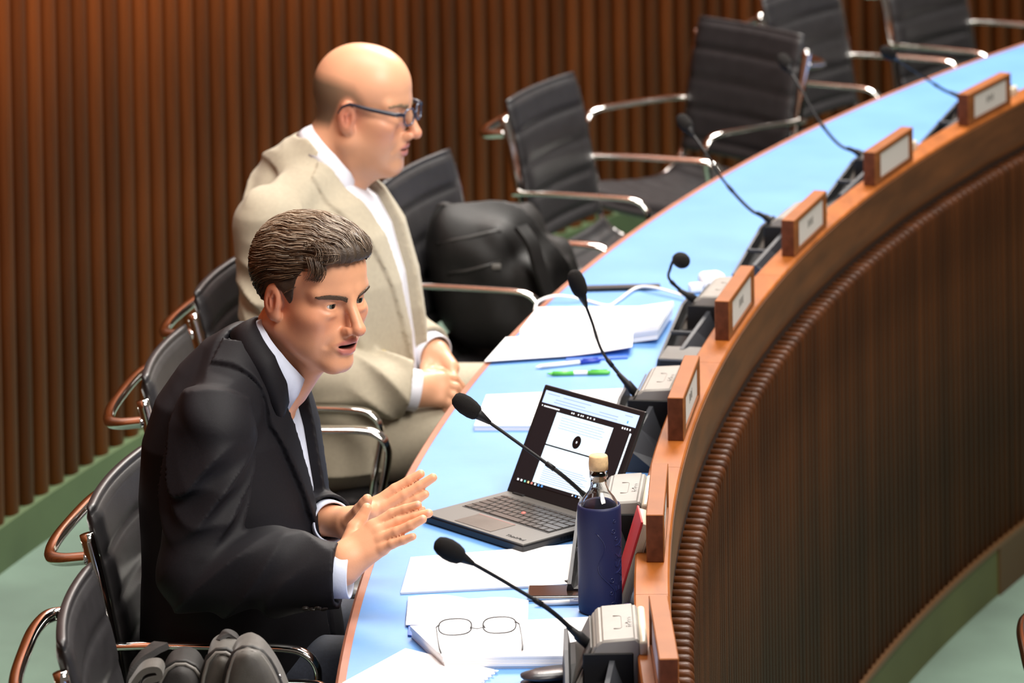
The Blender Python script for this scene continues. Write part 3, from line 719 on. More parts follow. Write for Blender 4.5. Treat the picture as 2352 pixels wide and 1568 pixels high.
# glasses case and card holder by the near console
M_CASE = mat('case_leather', (0.035, 0.035, 0.042), 0.3, bump=0.15, bscale=300)
cp = Z(1300, 1568, ZT); cs = thing('glasses_case', 'dark leather glasses case at the bottom edge of the desk', 'case', (cp.x, cp.y, ZT), 0.28)
for nm, zz, hh in (('lower_shell', 0.0, 0.011), ('upper_shell', 0.012, 0.012)):
    V, Fc = [], []
    n = 24
    for rs, z_ in ((0.8, 0.0), (1.0, 0.35), (1.0, 0.6), (0.72, 1.0)):
        for j in range(n):
            a = 2 * PI * j / n; c_, s_ = math.cos(a), math.sin(a)
            V.append((0.075 * rs * math.copysign(abs(c_) ** 0.6, c_), 0.028 * rs * math.copysign(abs(s_) ** 0.8, s_), zz + z_ * hh))
    for i in range(3):
        for j in range(n): Fc.append((i * n + j, i * n + (j + 1) % n, (i + 1) * n + (j + 1) % n, (i + 1) * n + j))
    Fc += [tuple(range(n - 1, -1, -1)), tuple(3 * n + j for j in range(n))]
    obj(nm, mesh_from(nm, V, Fc, M_CASE, True), cs)
hp = Z(1365, 1560, ZT + 0.03); ch = thing('card_holder', 'white card clipped in a grey holder by the near console', 'holder', (hp.x, hp.y, ZT), 0.1)
bx('foot', M_DGREY, (0.05, 0.05, 0.02), (-0.01, 0, 0.01), 0.002, ch)
o = bm_obj('card', box_bm(0.002, 0.05, 0.06, 0.0004, 1, (0, 0, 0.03)), M_WPLAST, ch, False, (0.0, 0, 0.02)); o.rotation_euler = (0, 0.35, 0)
tube_obj('clip', [(0.008, -0.03, 0.028), (0.012, -0.028, 0.036), (0.016, -0.03, 0.028)], 0.004, M_WPLAST, ch, 10)
# tablet, charger, cable, small box
tp = (Z(1330, 668, ZT) + Z(1512, 662, ZT)) / 2
tb_ = thing('tablet', 'slim dark tablet in a cover beyond the report stack', 'tablet', (tp.x, tp.y, ZT), 0.05)
bx('body', M_BLACK, (0.185, 0.030, 0.008), (0, 0, 0.004), 0.001, tb_); bx('screen_edge', mat('tablet_sheen', (0.10, 0.09, 0.09), 0.25), (0.178, 0.012, 0.001), (0, -0.006, 0.0086), 0, tb_)
wc = Z(1645, 668, ZT + 0.02); ad = thing('charger', 'white rounded charger behind the console near the cable', 'charger', (wc.x - 0.005, wc.y + 0.10, ZT), 0.3)
bx('adapter', M_WPLAST, (0.055, 0.050, 0.038), (0, 0, 0.019), 0.012, ad, True); bx('plug', M_WPLAST, (0.03, 0.02, 0.02), (-0.045, -0.02, 0.012), 0.004, ad, True)
cab = [Z(1622, 694, ZT + .006), Z(1560, 676, ZT + .010), Z(1500, 660, ZT + .012), Z(1460, 662, ZT + .006), Z(1420, 690, ZT + .004), Z(1395, 702, ZT + .003), Z(1345, 690, ZT + .004), Z(1310, 682, ZT + .012), Z(1270, 680, ZT + .014), Z(1236, 693, ZT + .010), Z(1228, 712, ZT + .002)]
cb = thing('charging_cable', 'white charging cable winding across the desk past the tablet', 'cable', (cab[4].x, cab[4].y, ZT))
tube_obj('cord', [p - Vector(cb.location) for p in spline(cab, 8)], 0.0032, M_WPLAST, cb, 8)
sb = Z(1555, 862, ZT); bo = thing('small_box', 'small grey-topped black box between the third and fourth nameplates', 'box', (sb.x + 0.01, sb.y + 0.02, ZT), -seat(2.8))
bx('body', M_BLACK, (0.075, 0.10, 0.036), (0, 0, 0.018), 0.002, bo); bx('lid', M_GREYSIDE, (0.076, 0.101, 0.006), (0, 0, 0.039), 0.002, bo)

# ------------------------------------------------------------------ sculpting with distance fields
def V3(*a): return np.array(a, float)
def rc(p, a, b, r1, r2):
    a = np.asarray(a, float); b = np.asarray(b, float)
    pa = p - a; ba = b - a; h = np.clip(pa @ ba / (ba @ ba), 0, 1)
    return np.linalg.norm(pa - h[:, None] * ba, axis=1) - (r1 + (r2 - r1) * h)
def el(p, c, r, M=None):
    q = p - np.asarray(c, float)
    if M is not None: q = q @ M
    r = np.asarray(r, float); k0 = np.linalg.norm(q / r, axis=1); k1 = np.linalg.norm(q / (r * r), axis=1) + 1e-9
    return k0 * (k0 - 1) / k1
def smin(a, b, k):
    h = np.clip(0.5 + 0.5 * (b - a) / k, 0, 1); return b + (a - b) * h - k * h * (1 - h)
def smax(a, b, k): return -smin(-a, -b, k)
def rbox(p, c, hs, r, M=None):
    q = p - np.asarray(c, float)
    if M is not None: q = q @ M
    q = np.abs(q) - (np.asarray(hs, float) - r)
    return np.linalg.norm(np.maximum(q, 0), axis=1) + np.minimum(q.max(1), 0) - r
def chain(p, pts, rads, k=0.0):
    d = None
    for i in range(len(pts) - 1):
        e = rc(p, pts[i], pts[i + 1], rads[i], rads[i + 1]); d = e if d is None else (smin(d, e, k) if k else np.minimum(d, e))
    return d
_nd = rng.normal(size=(24, 3)); _nd /= np.linalg.norm(_nd, axis=1)[:, None]; _np = rng.uniform(0, 6.28, 24)
def fnoise(p, s, a=0, b=12):
    return np.sin((p * s) @ _nd[a:b].T + _np[a:b]).mean(1) * 2
def sdf_mesh(name, f, lo, hi, h, mats, parent, attrs=None, cull=1.05):
    lo = np.asarray(lo, float); hi = np.asarray(hi, float); B = 8
    nb = np.ceil((hi - lo) / (B * h)).astype(int) + 1
    gi = np.stack(np.meshgrid(*[np.arange(n) for n in nb], indexing='ij'), -1).reshape(-1, 3)
    ctr = lo + (gi + 0.5) * B * h
    d = np.concatenate([f(c) for c in np.array_split(ctr, max(1, len(ctr) // 60000))])
    gi = gi[np.abs(d) < cull * B * h]
    o9 = np.stack(np.meshgrid(*[np.arange(B + 1)] * 3, indexing='ij'), -1).reshape(-1, 3)
    NX, NY, NZ = (nb * B + 2).tolist()
    corner = np.array([[0, 0, 0], [1, 0, 0], [0, 1, 0], [1, 1, 0], [0, 0, 1], [1, 0, 1], [0, 1, 1], [1, 1, 1]])
    edges = [(0, 1), (2, 3), (4, 5), (6, 7), (0, 2), (1, 3), (4, 6), (5, 7), (0, 4), (1, 5), (2, 6), (3, 7)]
    K, PV, CV = [], [], []
    for g in np.array_split(gi, max(1, len(gi) // 150)):
        if not len(g): continue
        idx = (g[:, None, :] * B + o9[None]).reshape(-1, 3)
        val = f(lo + idx * h).reshape(len(g), B + 1, B + 1, B + 1)
        c8 = np.stack([val[:, a:a + B, b:b + B, c:c + B] for a, b, c in corner], -1)
        s = c8 < 0; act = s.any(-1) & ~s.all(-1)
        bi, x, y, z = np.nonzero(act)
        if not len(bi): continue
        cc = c8[bi, x, y, z]; cell = g[bi] * B + np.stack([x, y, z], -1)
        pos = np.zeros((len(bi), 3)); cnt = np.zeros(len(bi))
        for a, b in edges:
            va, vb = cc[:, a], cc[:, b]; m = (va < 0) != (vb < 0)
            t = np.where(m, va / np.where(m, va - vb, 1), 0)
            pos += m[:, None] * (corner[a] + t[:, None] * (corner[b] - corner[a])); cnt += m
        PV.append(lo + (cell + pos / cnt[:, None]) * h); CV.append(cc); K.append((cell[:, 0] * NY + cell[:, 1]) * NZ + cell[:, 2])
    PV = np.concatenate(PV); CV = np.concatenate(CV); K = np.concatenate(K)
    order = np.argsort(K); Ks = K[order]
    def look(k):
        i = np.searchsorted(Ks, k); i = np.clip(i, 0, len(Ks) - 1); return np.where(Ks[i] == k, order[i], -1)
    st = (NY * NZ, NZ, 1); Q = []
    for ax, c1 in ((0, 1), (1, 2), (2, 4)):
        u, w = st[(ax + 1) % 3], st[(ax + 2) % 3]
        m = (CV[:, 0] < 0) != (CV[:, c1] < 0); k = K[m]; ins = CV[m, 0] < 0
        q = np.stack([look(k), look(k - u), look(k - u - w), look(k - w)], 1)
        q = np.where(ins[:, None], q, q[:, ::-1]); Q.append(q[(q >= 0).all(1)])
    Q = np.concatenate(Q)
    me = bpy.data.meshes.new(name)
    me.vertices.add(len(PV)); me.vertices.foreach_set('co', PV.astype(np.float32).ravel())
    me.loops.add(Q.size); me.loops.foreach_set('vertex_index', Q.astype(np.int32).ravel())
    me.polygons.add(len(Q)); me.polygons.foreach_set('loop_start', np.arange(0, Q.size, 4, dtype=np.int32))
    me.polygons.foreach_set('use_smooth', np.ones(len(Q), bool))
    me.update(calc_edges=True); me.validate()
    for m in (mats if isinstance(mats, (list, tuple)) else [mats]): me.materials.append(m)
    if attrs:
        for nm, fn in attrs.items():
            at = me.attributes.new(nm, 'FLOAT', 'POINT'); at.data.foreach_set('value', fn(PV).astype(np.float32))
    o = bpy.data.objects.new(name, me); COL.objects.link(o)
    if parent: o.parent = parent; o.matrix_parent_inverse = Matrix.Translation(-Vector(parent.location))
    return o
def attr_mat(name, base, layers, rough=0.45, var=0.06, vscale=25, bump=0.05, bscale=300, sss=0.0, spec=0.4):
    """base colour, then named vertex masks mixed over it: layers = [(attribute, colour)]"""
    m = bpy.data.materials.new(name); m.use_nodes = True; N = m.node_tree.nodes; L = m.node_tree.links; b = N['Principled BSDF']
    b.inputs['Roughness'].default_value = rough; b.inputs['Specular IOR Level'].default_value = spec
    if sss: b.inputs['Subsurface Weight'].default_value = sss; b.inputs['Subsurface Radius'].default_value = (0.6, 0.25, 0.12); b.inputs['Subsurface Scale'].default_value = 0.012
    tc = N.new('ShaderNodeTexCoord'); nz = N.new('ShaderNodeTexNoise'); nz.inputs['Scale'].default_value = vscale; nz.inputs['Detail'].default_value = 4
    L.new(tc.outputs['Object'], nz.inputs['Vector'])
    mx = N.new('ShaderNodeMix'); mx.data_type = 'RGBA'; mx.inputs[6].default_value = (*[c * (1 - var) for c in base], 1); mx.inputs[7].default_value = (*[min(1, c * (1 + var)) for c in base], 1)
    L.new(nz.outputs[0], mx.inputs[0]); last = mx.outputs[2]
    for an, c in layers:
        a = N.new('ShaderNodeAttribute'); a.attribute_name = an
        k = N.new('ShaderNodeMix'); k.data_type = 'RGBA'; L.new(a.outputs['Fac'], k.inputs[0]); L.new(last, k.inputs[6]); k.inputs[7].default_value = (*c, 1); last = k.outputs[2]
    L.new(last, b.inputs['Base Color'])
    n2 = N.new('ShaderNodeTexNoise'); n2.inputs['Scale'].default_value = bscale; L.new(tc.outputs['Object'], n2.inputs['Vector'])
    bp = N.new('ShaderNodeBump'); bp.inputs['Strength'].default_value = bump; bp.inputs['Distance'].default_value = 0.002; L.new(n2.outputs[0], bp.inputs['Height']); L.new(bp.outputs[0], b.inputs['Normal'])
    return m

class Head:
    """local axes: x forward, y to the person's left, z up, origin midway between ear and eye line"""
    def __init__(s, c, yaw, pitch, roll, sc, mouth=0.0, jowl=0.0):
        F_ = V3(math.cos(yaw) * math.cos(pitch), -math.sin(yaw) * math.cos(pitch), -math.sin(pitch))
        L_ = V3(math.sin(yaw), math.cos(yaw), 0); U_ = np.cross(F_, L_)
        L2 = L_ * math.cos(roll) + U_ * math.sin(roll); U2 = -L_ * math.sin(roll) + U_ * math.cos(roll)
        s.M = np.stack([F_, L2, U2], 1); s.c = np.asarray(c, float); s.s = np.asarray(sc, float); s.mouth = mouth; s.jowl = jowl
    def loc(s, p): return ((p - s.c) @ s.M) / s.s
    def world(s, q): return (np.atleast_2d(q) * s.s) @ s.M.T + s.c
    def w1(s, *q): return s.world(np.array(q))[0]
    def sdf(s, p):
        q = s.loc(p); y = q.copy(); y[:, 1] = np.abs(y[:, 1])        # mirrored for paired features
        d = el(q, (-0.010, 0, 0.034), (0.098, 0.077, 0.086))
        d = smin(d, el(q, (0.030, 0, 0.042), (0.062, 0.062, 0.062)), 0.03)
        d = smin(d, el(q, (0.030, 0, -0.045), (0.058, 0.058, 0.072)), 0.03)
        d = smin(d, rc(y, (-0.004, 0.054, -0.060), (0.070, 0.012, -0.106), 0.020 + s.jowl * 0.006, 0.017), 0.025)
        d = smin(d, el(q, (0.076, 0, -0.104), (0.020, 0.024, 0.018)), 0.016)
        d = smin(d, el(y, (0.054, 0.046, -0.024), (0.028, 0.020, 0.018)), 0.022)
        d = smin(d, el(y, (0.036, 0.042, -0.056), (0.034, 0.019, 0.036)), 0.03)
        d = smin(d, rc(y, (0.086, 0.010, 0.020), (0.066, 0.050, 0.018), 0.011, 0.010), 0.016)
        d = smax(d, -el(y, (0.104, 0.031, -0.001), (0.020, 0.021, 0.0135)), 0.012)
        # lids
        lid = np.linalg.norm(y - V3(0.0735, 0.031, 0.0), axis=1) - 0.0138
        d = smin(d, lid, 0.004)
        op = el(y, (0.090, 0.0315, -0.0008), (0.014, 0.0125, 0.0046)); d = smax(d, -op, 0.002)
        d = smin(d, el(y, (0.076, 0.034, -0.015), (0.013, 0.014, 0.006)), 0.009)
        # nose
        d = smin(d, rc(q, (0.092, 0, 0.006), (0.117, 0, -0.034), 0.0080, 0.0105), 0.012)
        d = smin(d, el(q, (0.1185, 0, -0.0375), (0.0100, 0.0108, 0.0090)), 0.007)
        d = smin(d, el(y, (0.104, 0.0125, -0.042), (0.0110, 0.0066, 0.0080)), 0.006)
        d = smax(d, -el(y, (0.112, 0.0065, -0.0495), (0.006, 0.0040, 0.0035)), 0.003)
        # muzzle, lips
        d = smin(d, el(q, (0.074, 0, -0.066), (0.026, 0.031, 0.026)), 0.018)
        g = s.mouth
        ly = np.abs(q[:, 1])
        d = smin(d, chain(y, [(0.1005, 0.0, -0.0610), (0.0985, 0.012, -0.0625), (0.0865, 0.0245, -0.0680)], [0.0052, 0.0046, 0.0026]), 0.005)
        d = smin(d, chain(y, [(0.0975, 0.0, -0.0765 - g), (0.0955, 0.011, -0.0755 - g), (0.0860, 0.0235, -0.0695 - g * 0.4)], [0.0062, 0.0055, 0.0028]), 0.005)
        d = smax(d, -el(q, (0.098, 0, -0.0690 - g * 0.5), (0.020, 0.0205, 0.0016 + g * 0.60)), 0.002)
        # fold from the nose to the mouth corner
        d = smax(d, -(chain(y, [(0.104, 0.021, -0.040), (0.094, 0.031, -0.056), (0.084, 0.036, -0.070)], [0.002, 0.0035, 0.002])), 0.010)
        # ear
        Me = np.array([[0.93, 0.36, 0.0], [-0.34, 0.88, 0.33], [0.12, -0.31, 0.94]]).T
        e = el(y, (-0.010, 0.078, -0.010), (0.0185, 0.0085, 0.0320))
        e = smin(e, el(y, (-0.003, 0.074, -0.034), (0.0105, 0.0070, 0.0110)), 0.008)
        e = smin(e, rc(y, (-0.012, 0.068, -0.012), (-0.008, 0.074, -0.012), 0.016, 0.014), 0.006)
        e = smax(e, -el(y, (-0.0065, 0.0885, -0.008), (0.0105, 0.0085, 0.0185)), 0.004)
        e = smin(e, chain(y, [(-0.004, 0.0815, 0.006), (-0.010, 0.0835, -0.006), (-0.009, 0.0825, -0.020)], [0.002, 0.0024, 0.002]), 0.003)
        d = smin(d, e, 0.004)
        return d * s.s.min()
    def masks(s):
        def lips(p):
            q = s.loc(p); y = q.copy(); y[:, 1] = np.abs(y[:, 1]); g = s.mouth
            u = chain(y, [(0.1025, 0.0, -0.0615), (0.0995, 0.012, -0.0630), (0.0875, 0.0240, -0.0680)], [0.0050, 0.0044, 0.0022])
            l = chain(y, [(0.0995, 0.0, -0.0765 - g), (0.0970, 0.011, -0.0755 - g), (0.0870, 0.0230, -0.0695 - g * .4)], [0.0062, 0.0054, 0.0024])
            return np.clip(1 - np.minimum(u, l) / 0.0022, 0, 1)
        def hole(p):
            q = s.loc(p); g = s.mouth
            m = el(q, (0.094, 0, -0.0690 - g * 0.5), (0.019, 0.0195, 0.0014 + g * 0.56))
            y = q.copy(); y[:, 1] = np.abs(y[:, 1]); n = el(y, (0.112, 0.0065, -0.0490), (0.0055, 0.0036, 0.0032))
            return np.clip(1 - np.minimum(m, n) / 0.0012, 0, 1)
        def blush(p):
            q = s.loc(p); y = q.copy(); y[:, 1] = np.abs(y[:, 1])
            a = np.exp(-((y - V3(0.066, 0.045, -0.030)) ** 2).sum(1) / (2 * 0.02 ** 2)); n = np.exp(-((y - V3(0.120, 0.0, -0.038)) ** 2).sum(1) / (2 * 0.014 ** 2))
            e = np.exp(-((y - V3(-0.010, 0.084, -0.008)) ** 2).sum(1) / (2 * 0.022 ** 2))
            return np.clip(0.55 * a + 0.6 * n + 0.9 * e, 0, 1)
        return lips, hole, blush
    def eyes(s, parent, iris):
        for sy in (1, -1):
            V, Fc = [], []
            n, mm = 20, 28
            for i in range(n + 1):
                a = PI * i / n
                for j in range(mm):
                    b = 2 * PI * j / mm; V.append((0.0123 * math.cos(a), 0.0123 * math.sin(a) * math.cos(b), 0.0123 * math.sin(a) * math.sin(b)))
            fm = []
            for i in range(n):
                for j in range(mm):
                    Fc.append((i * mm + j, i * mm + (j + 1) % mm, (i + 1) * mm + (j + 1) % mm, (i + 1) * mm + j)); fm.append(2 if i < 2 else 1 if i < 4 else 0)
            gz = 0.10 * 0   # gaze straight ahead
            Wd = s.world(np.array(V) + V3(0.0735, sy * 0.031, 0.0))
            me = mesh_from('eye', Wd - s.c, Fc, [mat('eye_white', (0.72, 0.68, 0.64), 0.2), iris, mat('pupil', (0.004, 0.004, 0.004), 0.1)], True, fm)
            o = obj('eye', me, parent); o.location = Vector(s.c) - Vector(parent.location)
    def brows(s, parent, m, n=150, dz=0.0, rad=0.0015):
        for sy in (1, -1):
            t = rng.random(n); yy = 0.012 + 0.044 * t; xx = 0.0985 - 0.010 * t - 0.014 * t * t
            zz = 0.0140 + dz + 0.006 * np.sin(t * 2.2) + rng.uniform(-0.0040, 0.0040, n) * (1.25 - t)
            a = np.stack([xx, sy * yy, zz], 1); b = a + np.stack([np.full(n, -0.002), np.full(n, sy * 0.008), 0.002 * (1 - t) + rng.uniform(-.001, .001, n)], 1)
            w = s.world(np.stack([a, (a + b) / 2, b], 1).reshape(-1, 3))
            for _ in range(4):
                d = s.sdf(w); gr = np.stack([(s.sdf(w + np.eye(3)[k] * 1e-4) - d) / 1e-4 for k in range(3)], 1)
                w = w - ((d - 0.0010) / np.maximum(1e-4, (gr * gr).sum(1)))[:, None] * gr
            w = w.reshape(n, 3, 3) - s.c
            v, f = merge([tube([Vector(p) for p in q], [rad, rad * 1.1, rad * 0.4], 4) for q in w])
            o = obj('eyebrow', mesh_from('eyebrow', v, f, m, True), parent); o.location = Vector(s.c) - Vector(parent.location)
    def teeth(s, parent):
        pts = [Vector(s.w1(0.0955 - 14 * y * y, y, -0.0672)) - Vector(s.c) for y in np.linspace(-0.016, 0.016, 15)]
        v, f = tube(pts, 0.0026, 8); o = obj('teeth', mesh_from('teeth', v, f, mat('tooth_enamel', (0.55, 0.42, 0.30), 0.3), True), parent); o.location = Vector(s.c) - Vector(parent.location)

def hand_sdf(p, J):
    """J: dict wrist, fore, palm list [(center,r,M)], fingers list of joint lists with radii"""
    d = chain(p, J['arm'], J['armr'], 0.01)
    pl = None
    for a, b, r1, r2 in J['palm']:
        e = rc(p, a, b, r1, r2); pl = e if pl is None else smin(pl, e, 0.012)
    d = smin(d, pl, 0.018)
    fd = None
    for pts, rad in J['fingers']:
        e = chain(p, pts, rad, 0.003)
        fd = e if fd is None else np.minimum(fd, e)
    return smin(d, fd, 0.007)
def nail_mask(J):
    def fn(p):
        m = np.zeros(len(p))
        for a, n_, r_ in J.get('nails', []):
            m = np.maximum(m, np.clip(1 - (np.linalg.norm((p - a), axis=1) - r_) / 0.002, 0, 1))
        return m
    return fn
def loft_d(p, zs, cx, cy, rx, ry, pw=2.3):
    z = p[:, 2]; X = np.interp(z, zs, cx); Y = np.interp(z, zs, cy); A = np.interp(z, zs, rx); Bq = np.interp(z, zs, ry)
    a = np.abs((p[:, 0] - X) / A); b = np.abs((p[:, 1] - Y) / Bq)
    k = (a ** pw + b ** pw) ** (1 / pw)
    return (k - 1) * np.minimum(A, Bq) * 0.9

def A3(v): return np.array([v.x, v.y, v.z], float)
def near(p, c, Rr, fn):
    d = np.linalg.norm(p - np.asarray(c), axis=1); out = d - Rr + 0.03; m = d < Rr
    if m.any(): out[m] = fn(p[m])
    return out
def cyl(p, a, b, r1, r2):
    """flat-ended tapered cylinder"""
    a = np.asarray(a, float); b = np.asarray(b, float); ba = b - a; L = np.linalg.norm(ba); u = ba / L
    t = (p - a) @ u; rad = np.linalg.norm(p - a - t[:, None] * u, axis=1); r = r1 + (r2 - r1) * np.clip(t / L, 0, 1)
    q = np.stack([rad - r, np.abs(t - L / 2) - L / 2], 1)
    return np.linalg.norm(np.maximum(q, 0), axis=1) + np.minimum(q.max(1), 0)
def collar_band(name, m, parent, c, n, fwd, spec, thick=0.003, seg=40):
    """a turned-down collar: spec = list of (angle, top radius, top height, bottom radius, bottom height)"""
    c = np.asarray(c, float); n = np.asarray(n, float); n /= np.linalg.norm(n)
    f = np.asarray(fwd, float); f = f - n * (f @ n); f /= np.linalg.norm(f); l = np.cross(n, f)
    sp = np.array(spec, float); ang = np.linspace(sp[0, 0], sp[-1, 0], seg + 1)
    col = [np.interp(ang, sp[:, 0], sp[:, k]) for k in range(1, 5)]
    V, Fc = [], []
    rows = [(0, 0.0), (1, 0.0), (1, 1.0), (0, 1.0)]
    for i, a in enumerate(ang):
        tr, tz, br, bz = [k[i] for k in col]; d = f * math.cos(a) + l * math.sin(a)
        mr, mz = tr * 0.55 + br * 0.45 + 0.003, tz * 0.5 + bz * 0.5
        for (r, z) in ((tr, tz), (mr, mz), (br, bz), (br - thick, bz), (mr - thick, mz), (tr - thick, tz - 0.001)):
            V.append(c + d * r + n * z - np.asarray(parent.location))
    w = 6
    for i in range(seg):
        for j in range(w): Fc.append((i * w + j, i * w + (j + 1) % w, (i + 1) * w + (j + 1) % w, (i + 1) * w + j))
    Fc += [tuple(range(w)), tuple(seg * w + j for j in range(w - 1, -1, -1))]
    me = mesh_from(name, V, Fc, m, True); fix_normals(me)
    return obj(name, me, parent)

# ================================================================== man in the dark jacket
M_SKIN1 = attr_mat('tanned_skin', (0.76, 0.375, 0.215), [('blush', (0.66, 0.23, 0.135)), ('lips', (0.62, 0.21, 0.165)), ('nails', (0.66, 0.36, 0.27)), ('hole', (0.05, 0.015, 0.01))], 0.42, 0.10, 30, 0.06, 420, sss=0.06)
M_JACK1 = mat('charcoal_cloth', (0.0095, 0.0090, 0.0115), 0.62, var=0.12, vscale=300, bump=0.10, bscale=900, spec=0.18)
M_SHIRT1 = mat('pale_blue_cotton', (0.58, 0.64, 0.78), 0.7, var=0.04, vscale=60, bump=0.1, bscale=300)
M_TROU1 = mat('navy_denim', (0.020, 0.026, 0.045), 0.8, var=0.2, vscale=200)
man1 = thing('person', 'man in a dark jacket and pale blue shirt, both hands raised above the desk', 'person', (-0.47, 7.53, 0.0))
H1 = Head((-0.3700, 7.50, 1.2335), 0.78, 0.118, -0.018, (1.058, 1.040, 1.018), mouth=0.0035)
def hp(u, v, y): return A3(at_y(700 + u / 3.485, 1000 + v / 3.485, y))
E1 = A3(at_y(452, 1308, 7.285)); W1 = A3(at_y(772, 1318, 7.250)); S1 = A3(at_y(490, 995, 7.340))
wr = hp(325, 1000, 7.252)
JR = dict(arm=[E1 + (W1 - E1) * 0.5, wr + (W1 - wr) * 0.6, wr], armr=[0.034, 0.028, 0.027],
          palm=[(hp(335, 930, 7.262), hp(545, 735, 7.268), 0.019, 0.0125), (hp(345, 960, 7.256), hp(590, 775, 7.260), 0.020, 0.0130), (hp(350, 1010, 7.250), hp(615, 835, 7.250), 0.020, 0.0125), (hp(360, 1060, 7.246), hp(625, 905, 7.240), 0.018, 0.0110)],
          fingers=[([hp(545, 730, 7.268), hp(700, 628, 7.268), hp(805, 590, 7.262), hp(905, 556, 7.255)], [0.0110, 0.0094, 0.0084, 0.0072]),
                   ([hp(590, 772, 7.258), hp(755, 690, 7.256), hp(885, 648, 7.250), hp(992, 622, 7.243)], [0.0112, 0.0096, 0.0086, 0.0074]),
                   ([hp(618, 832, 7.246), hp(738, 772, 7.236), hp(850, 718, 7.230), hp(945, 668, 7.226)], [0.0108, 0.0092, 0.0082, 0.0072]),
                   ([hp(630, 900, 7.236), hp(702, 866, 7.228), hp(790, 836, 7.222), hp(866, 808, 7.217)], [0.0096, 0.0080, 0.0072, 0.0062]),
                   ([hp(345, 900, 7.275), hp(400, 740, 7.295), hp(455, 660, 7.302), hp(496, 580, 7.305)], [0.0170, 0.0135, 0.0108, 0.0088])])
JR['nails'] = [(hp(905, 550, 7.246), 0, 0.0038), (hp(992, 612, 7.234), 0, 0.0040), (hp(940, 660, 7.218), 0, 0.0038), (hp(860, 802, 7.210), 0, 0.0032)]
wl1 = hp(330, 700, 7.455)
JL = dict(arm=[V3(-0.42, 7.62, 0.80), wl1 + V3(-0.05, 0.05, -0.006), wl1], armr=[0.036, 0.029, 0.026],
          palm=[(hp(370, 680, 7.450), hp(575, 545, 7.446), 0.018, 0.0125), (hp(380, 700, 7.450), hp(635, 575, 7.444), 0.019, 0.0125), (hp(390, 730, 7.452), hp(690, 620, 7.444), 0.019, 0.0120), (hp(400, 760, 7.455), hp(720, 665, 7.446), 0.017, 0.0110), (hp(380, 690, 7.440), hp(520, 590, 7.430), 0.014, 0.012)],
          fingers=[([hp(575, 540, 7.446), hp(720, 430, 7.450), hp(835, 362, 7.452), hp(928, 306, 7.452)], [0.0110, 0.0096, 0.0086, 0.0074]),
                   ([hp(640, 575, 7.440), hp(800, 478, 7.438), hp(920, 405, 7.438), hp(1026, 336, 7.438)], [0.0112, 0.0098, 0.0088, 0.0076]),
                   ([hp(700, 620, 7.436), hp(820, 552, 7.432), hp(900, 508, 7.430), hp(965, 468, 7.430)], [0.0106, 0.0092, 0.0084, 0.0072]),
                   ([hp(735, 668, 7.436), hp(830, 640, 7.430), hp(895, 612, 7.428), hp(940, 592, 7.428)], [0.0096, 0.0080, 0.0074, 0.0064]),
                   ([hp(375, 690, 7.430), hp(440, 600, 7.412), hp(480, 545, 7.405), hp(500, 510, 7.402)], [0.0160, 0.0125, 0.0108, 0.0092])])
NB1 = V3(-0.490, 7.535, 1.03); NT1 = H1.w1(-0.030, 0, -0.050)
def body1(p):
    d = rc(p, NB1, NT1, 0.058, 0.054)
    d = smin(d, near(p, H1.c + V3(0, 0, -0.01), 0.205, H1.sdf), 0.022)
    # throat and the tendon down the side of the neck
    d = smin(d, rc(p, H1.w1(0.030, 0, -0.098), V3(-0.405, 7.515, 1.055), 0.026, 0.028), 0.03)
    d = smin(d, rc(p, H1.w1(-0.030, -0.058, -0.055), V3(-0.400, 7.500, 1.060), 0.016, 0.012), 0.012)
    t = rc(p, NB1, V3(-0.50, 7.53, 0.55), 0.085, 0.11)
    t = smin(t, rc(p, V3(-0.52, 7.41, 0.99), V3(-0.51, 7.66, 0.99), 0.04, 0.04), 0.05)
    t = smin(t, chain(p, [S1, E1, E1 + (W1 - E1) * 0.55], [0.045, 0.038, 0.034]), 0.02)
    t = smin(t, chain(p, [V3(-0.505, 7.70, 1.0), V3(-0.47, 7.74, 0.79), V3(-0.42, 7.62, 0.80)], [0.045, 0.038, 0.036]), 0.02)
    d = smin(d, t, 0.03)
    d = smin(d, near(p, hp(560, 850, 7.25), 0.16, lambda q: hand_sdf(q, JR)), 0.003)
    d = np.minimum(d, near(p, hp(620, 580, 7.45), 0.17, lambda q: hand_sdf(q, JL)))
    return d
lp, ho, bl = H1.masks()
sdf_mesh('body', body1, (-0.72, 7.17, 0.42), (0.02, 7.86, 1.40), 0.0022, M_SKIN1, man1, dict(lips=lp, hole=ho, blush=bl, nails=nail_mask(JR)))
H1.eyes(man1, mat('grey_green_iris', (0.10, 0.11, 0.085), 0.15))
M_HAIR1 = mat('brown_grey_brow', (0.075, 0.045, 0.028), 0.6)
H1.brows(man1, M_HAIR1, dz=-0.0025)
H1.teeth(man1)

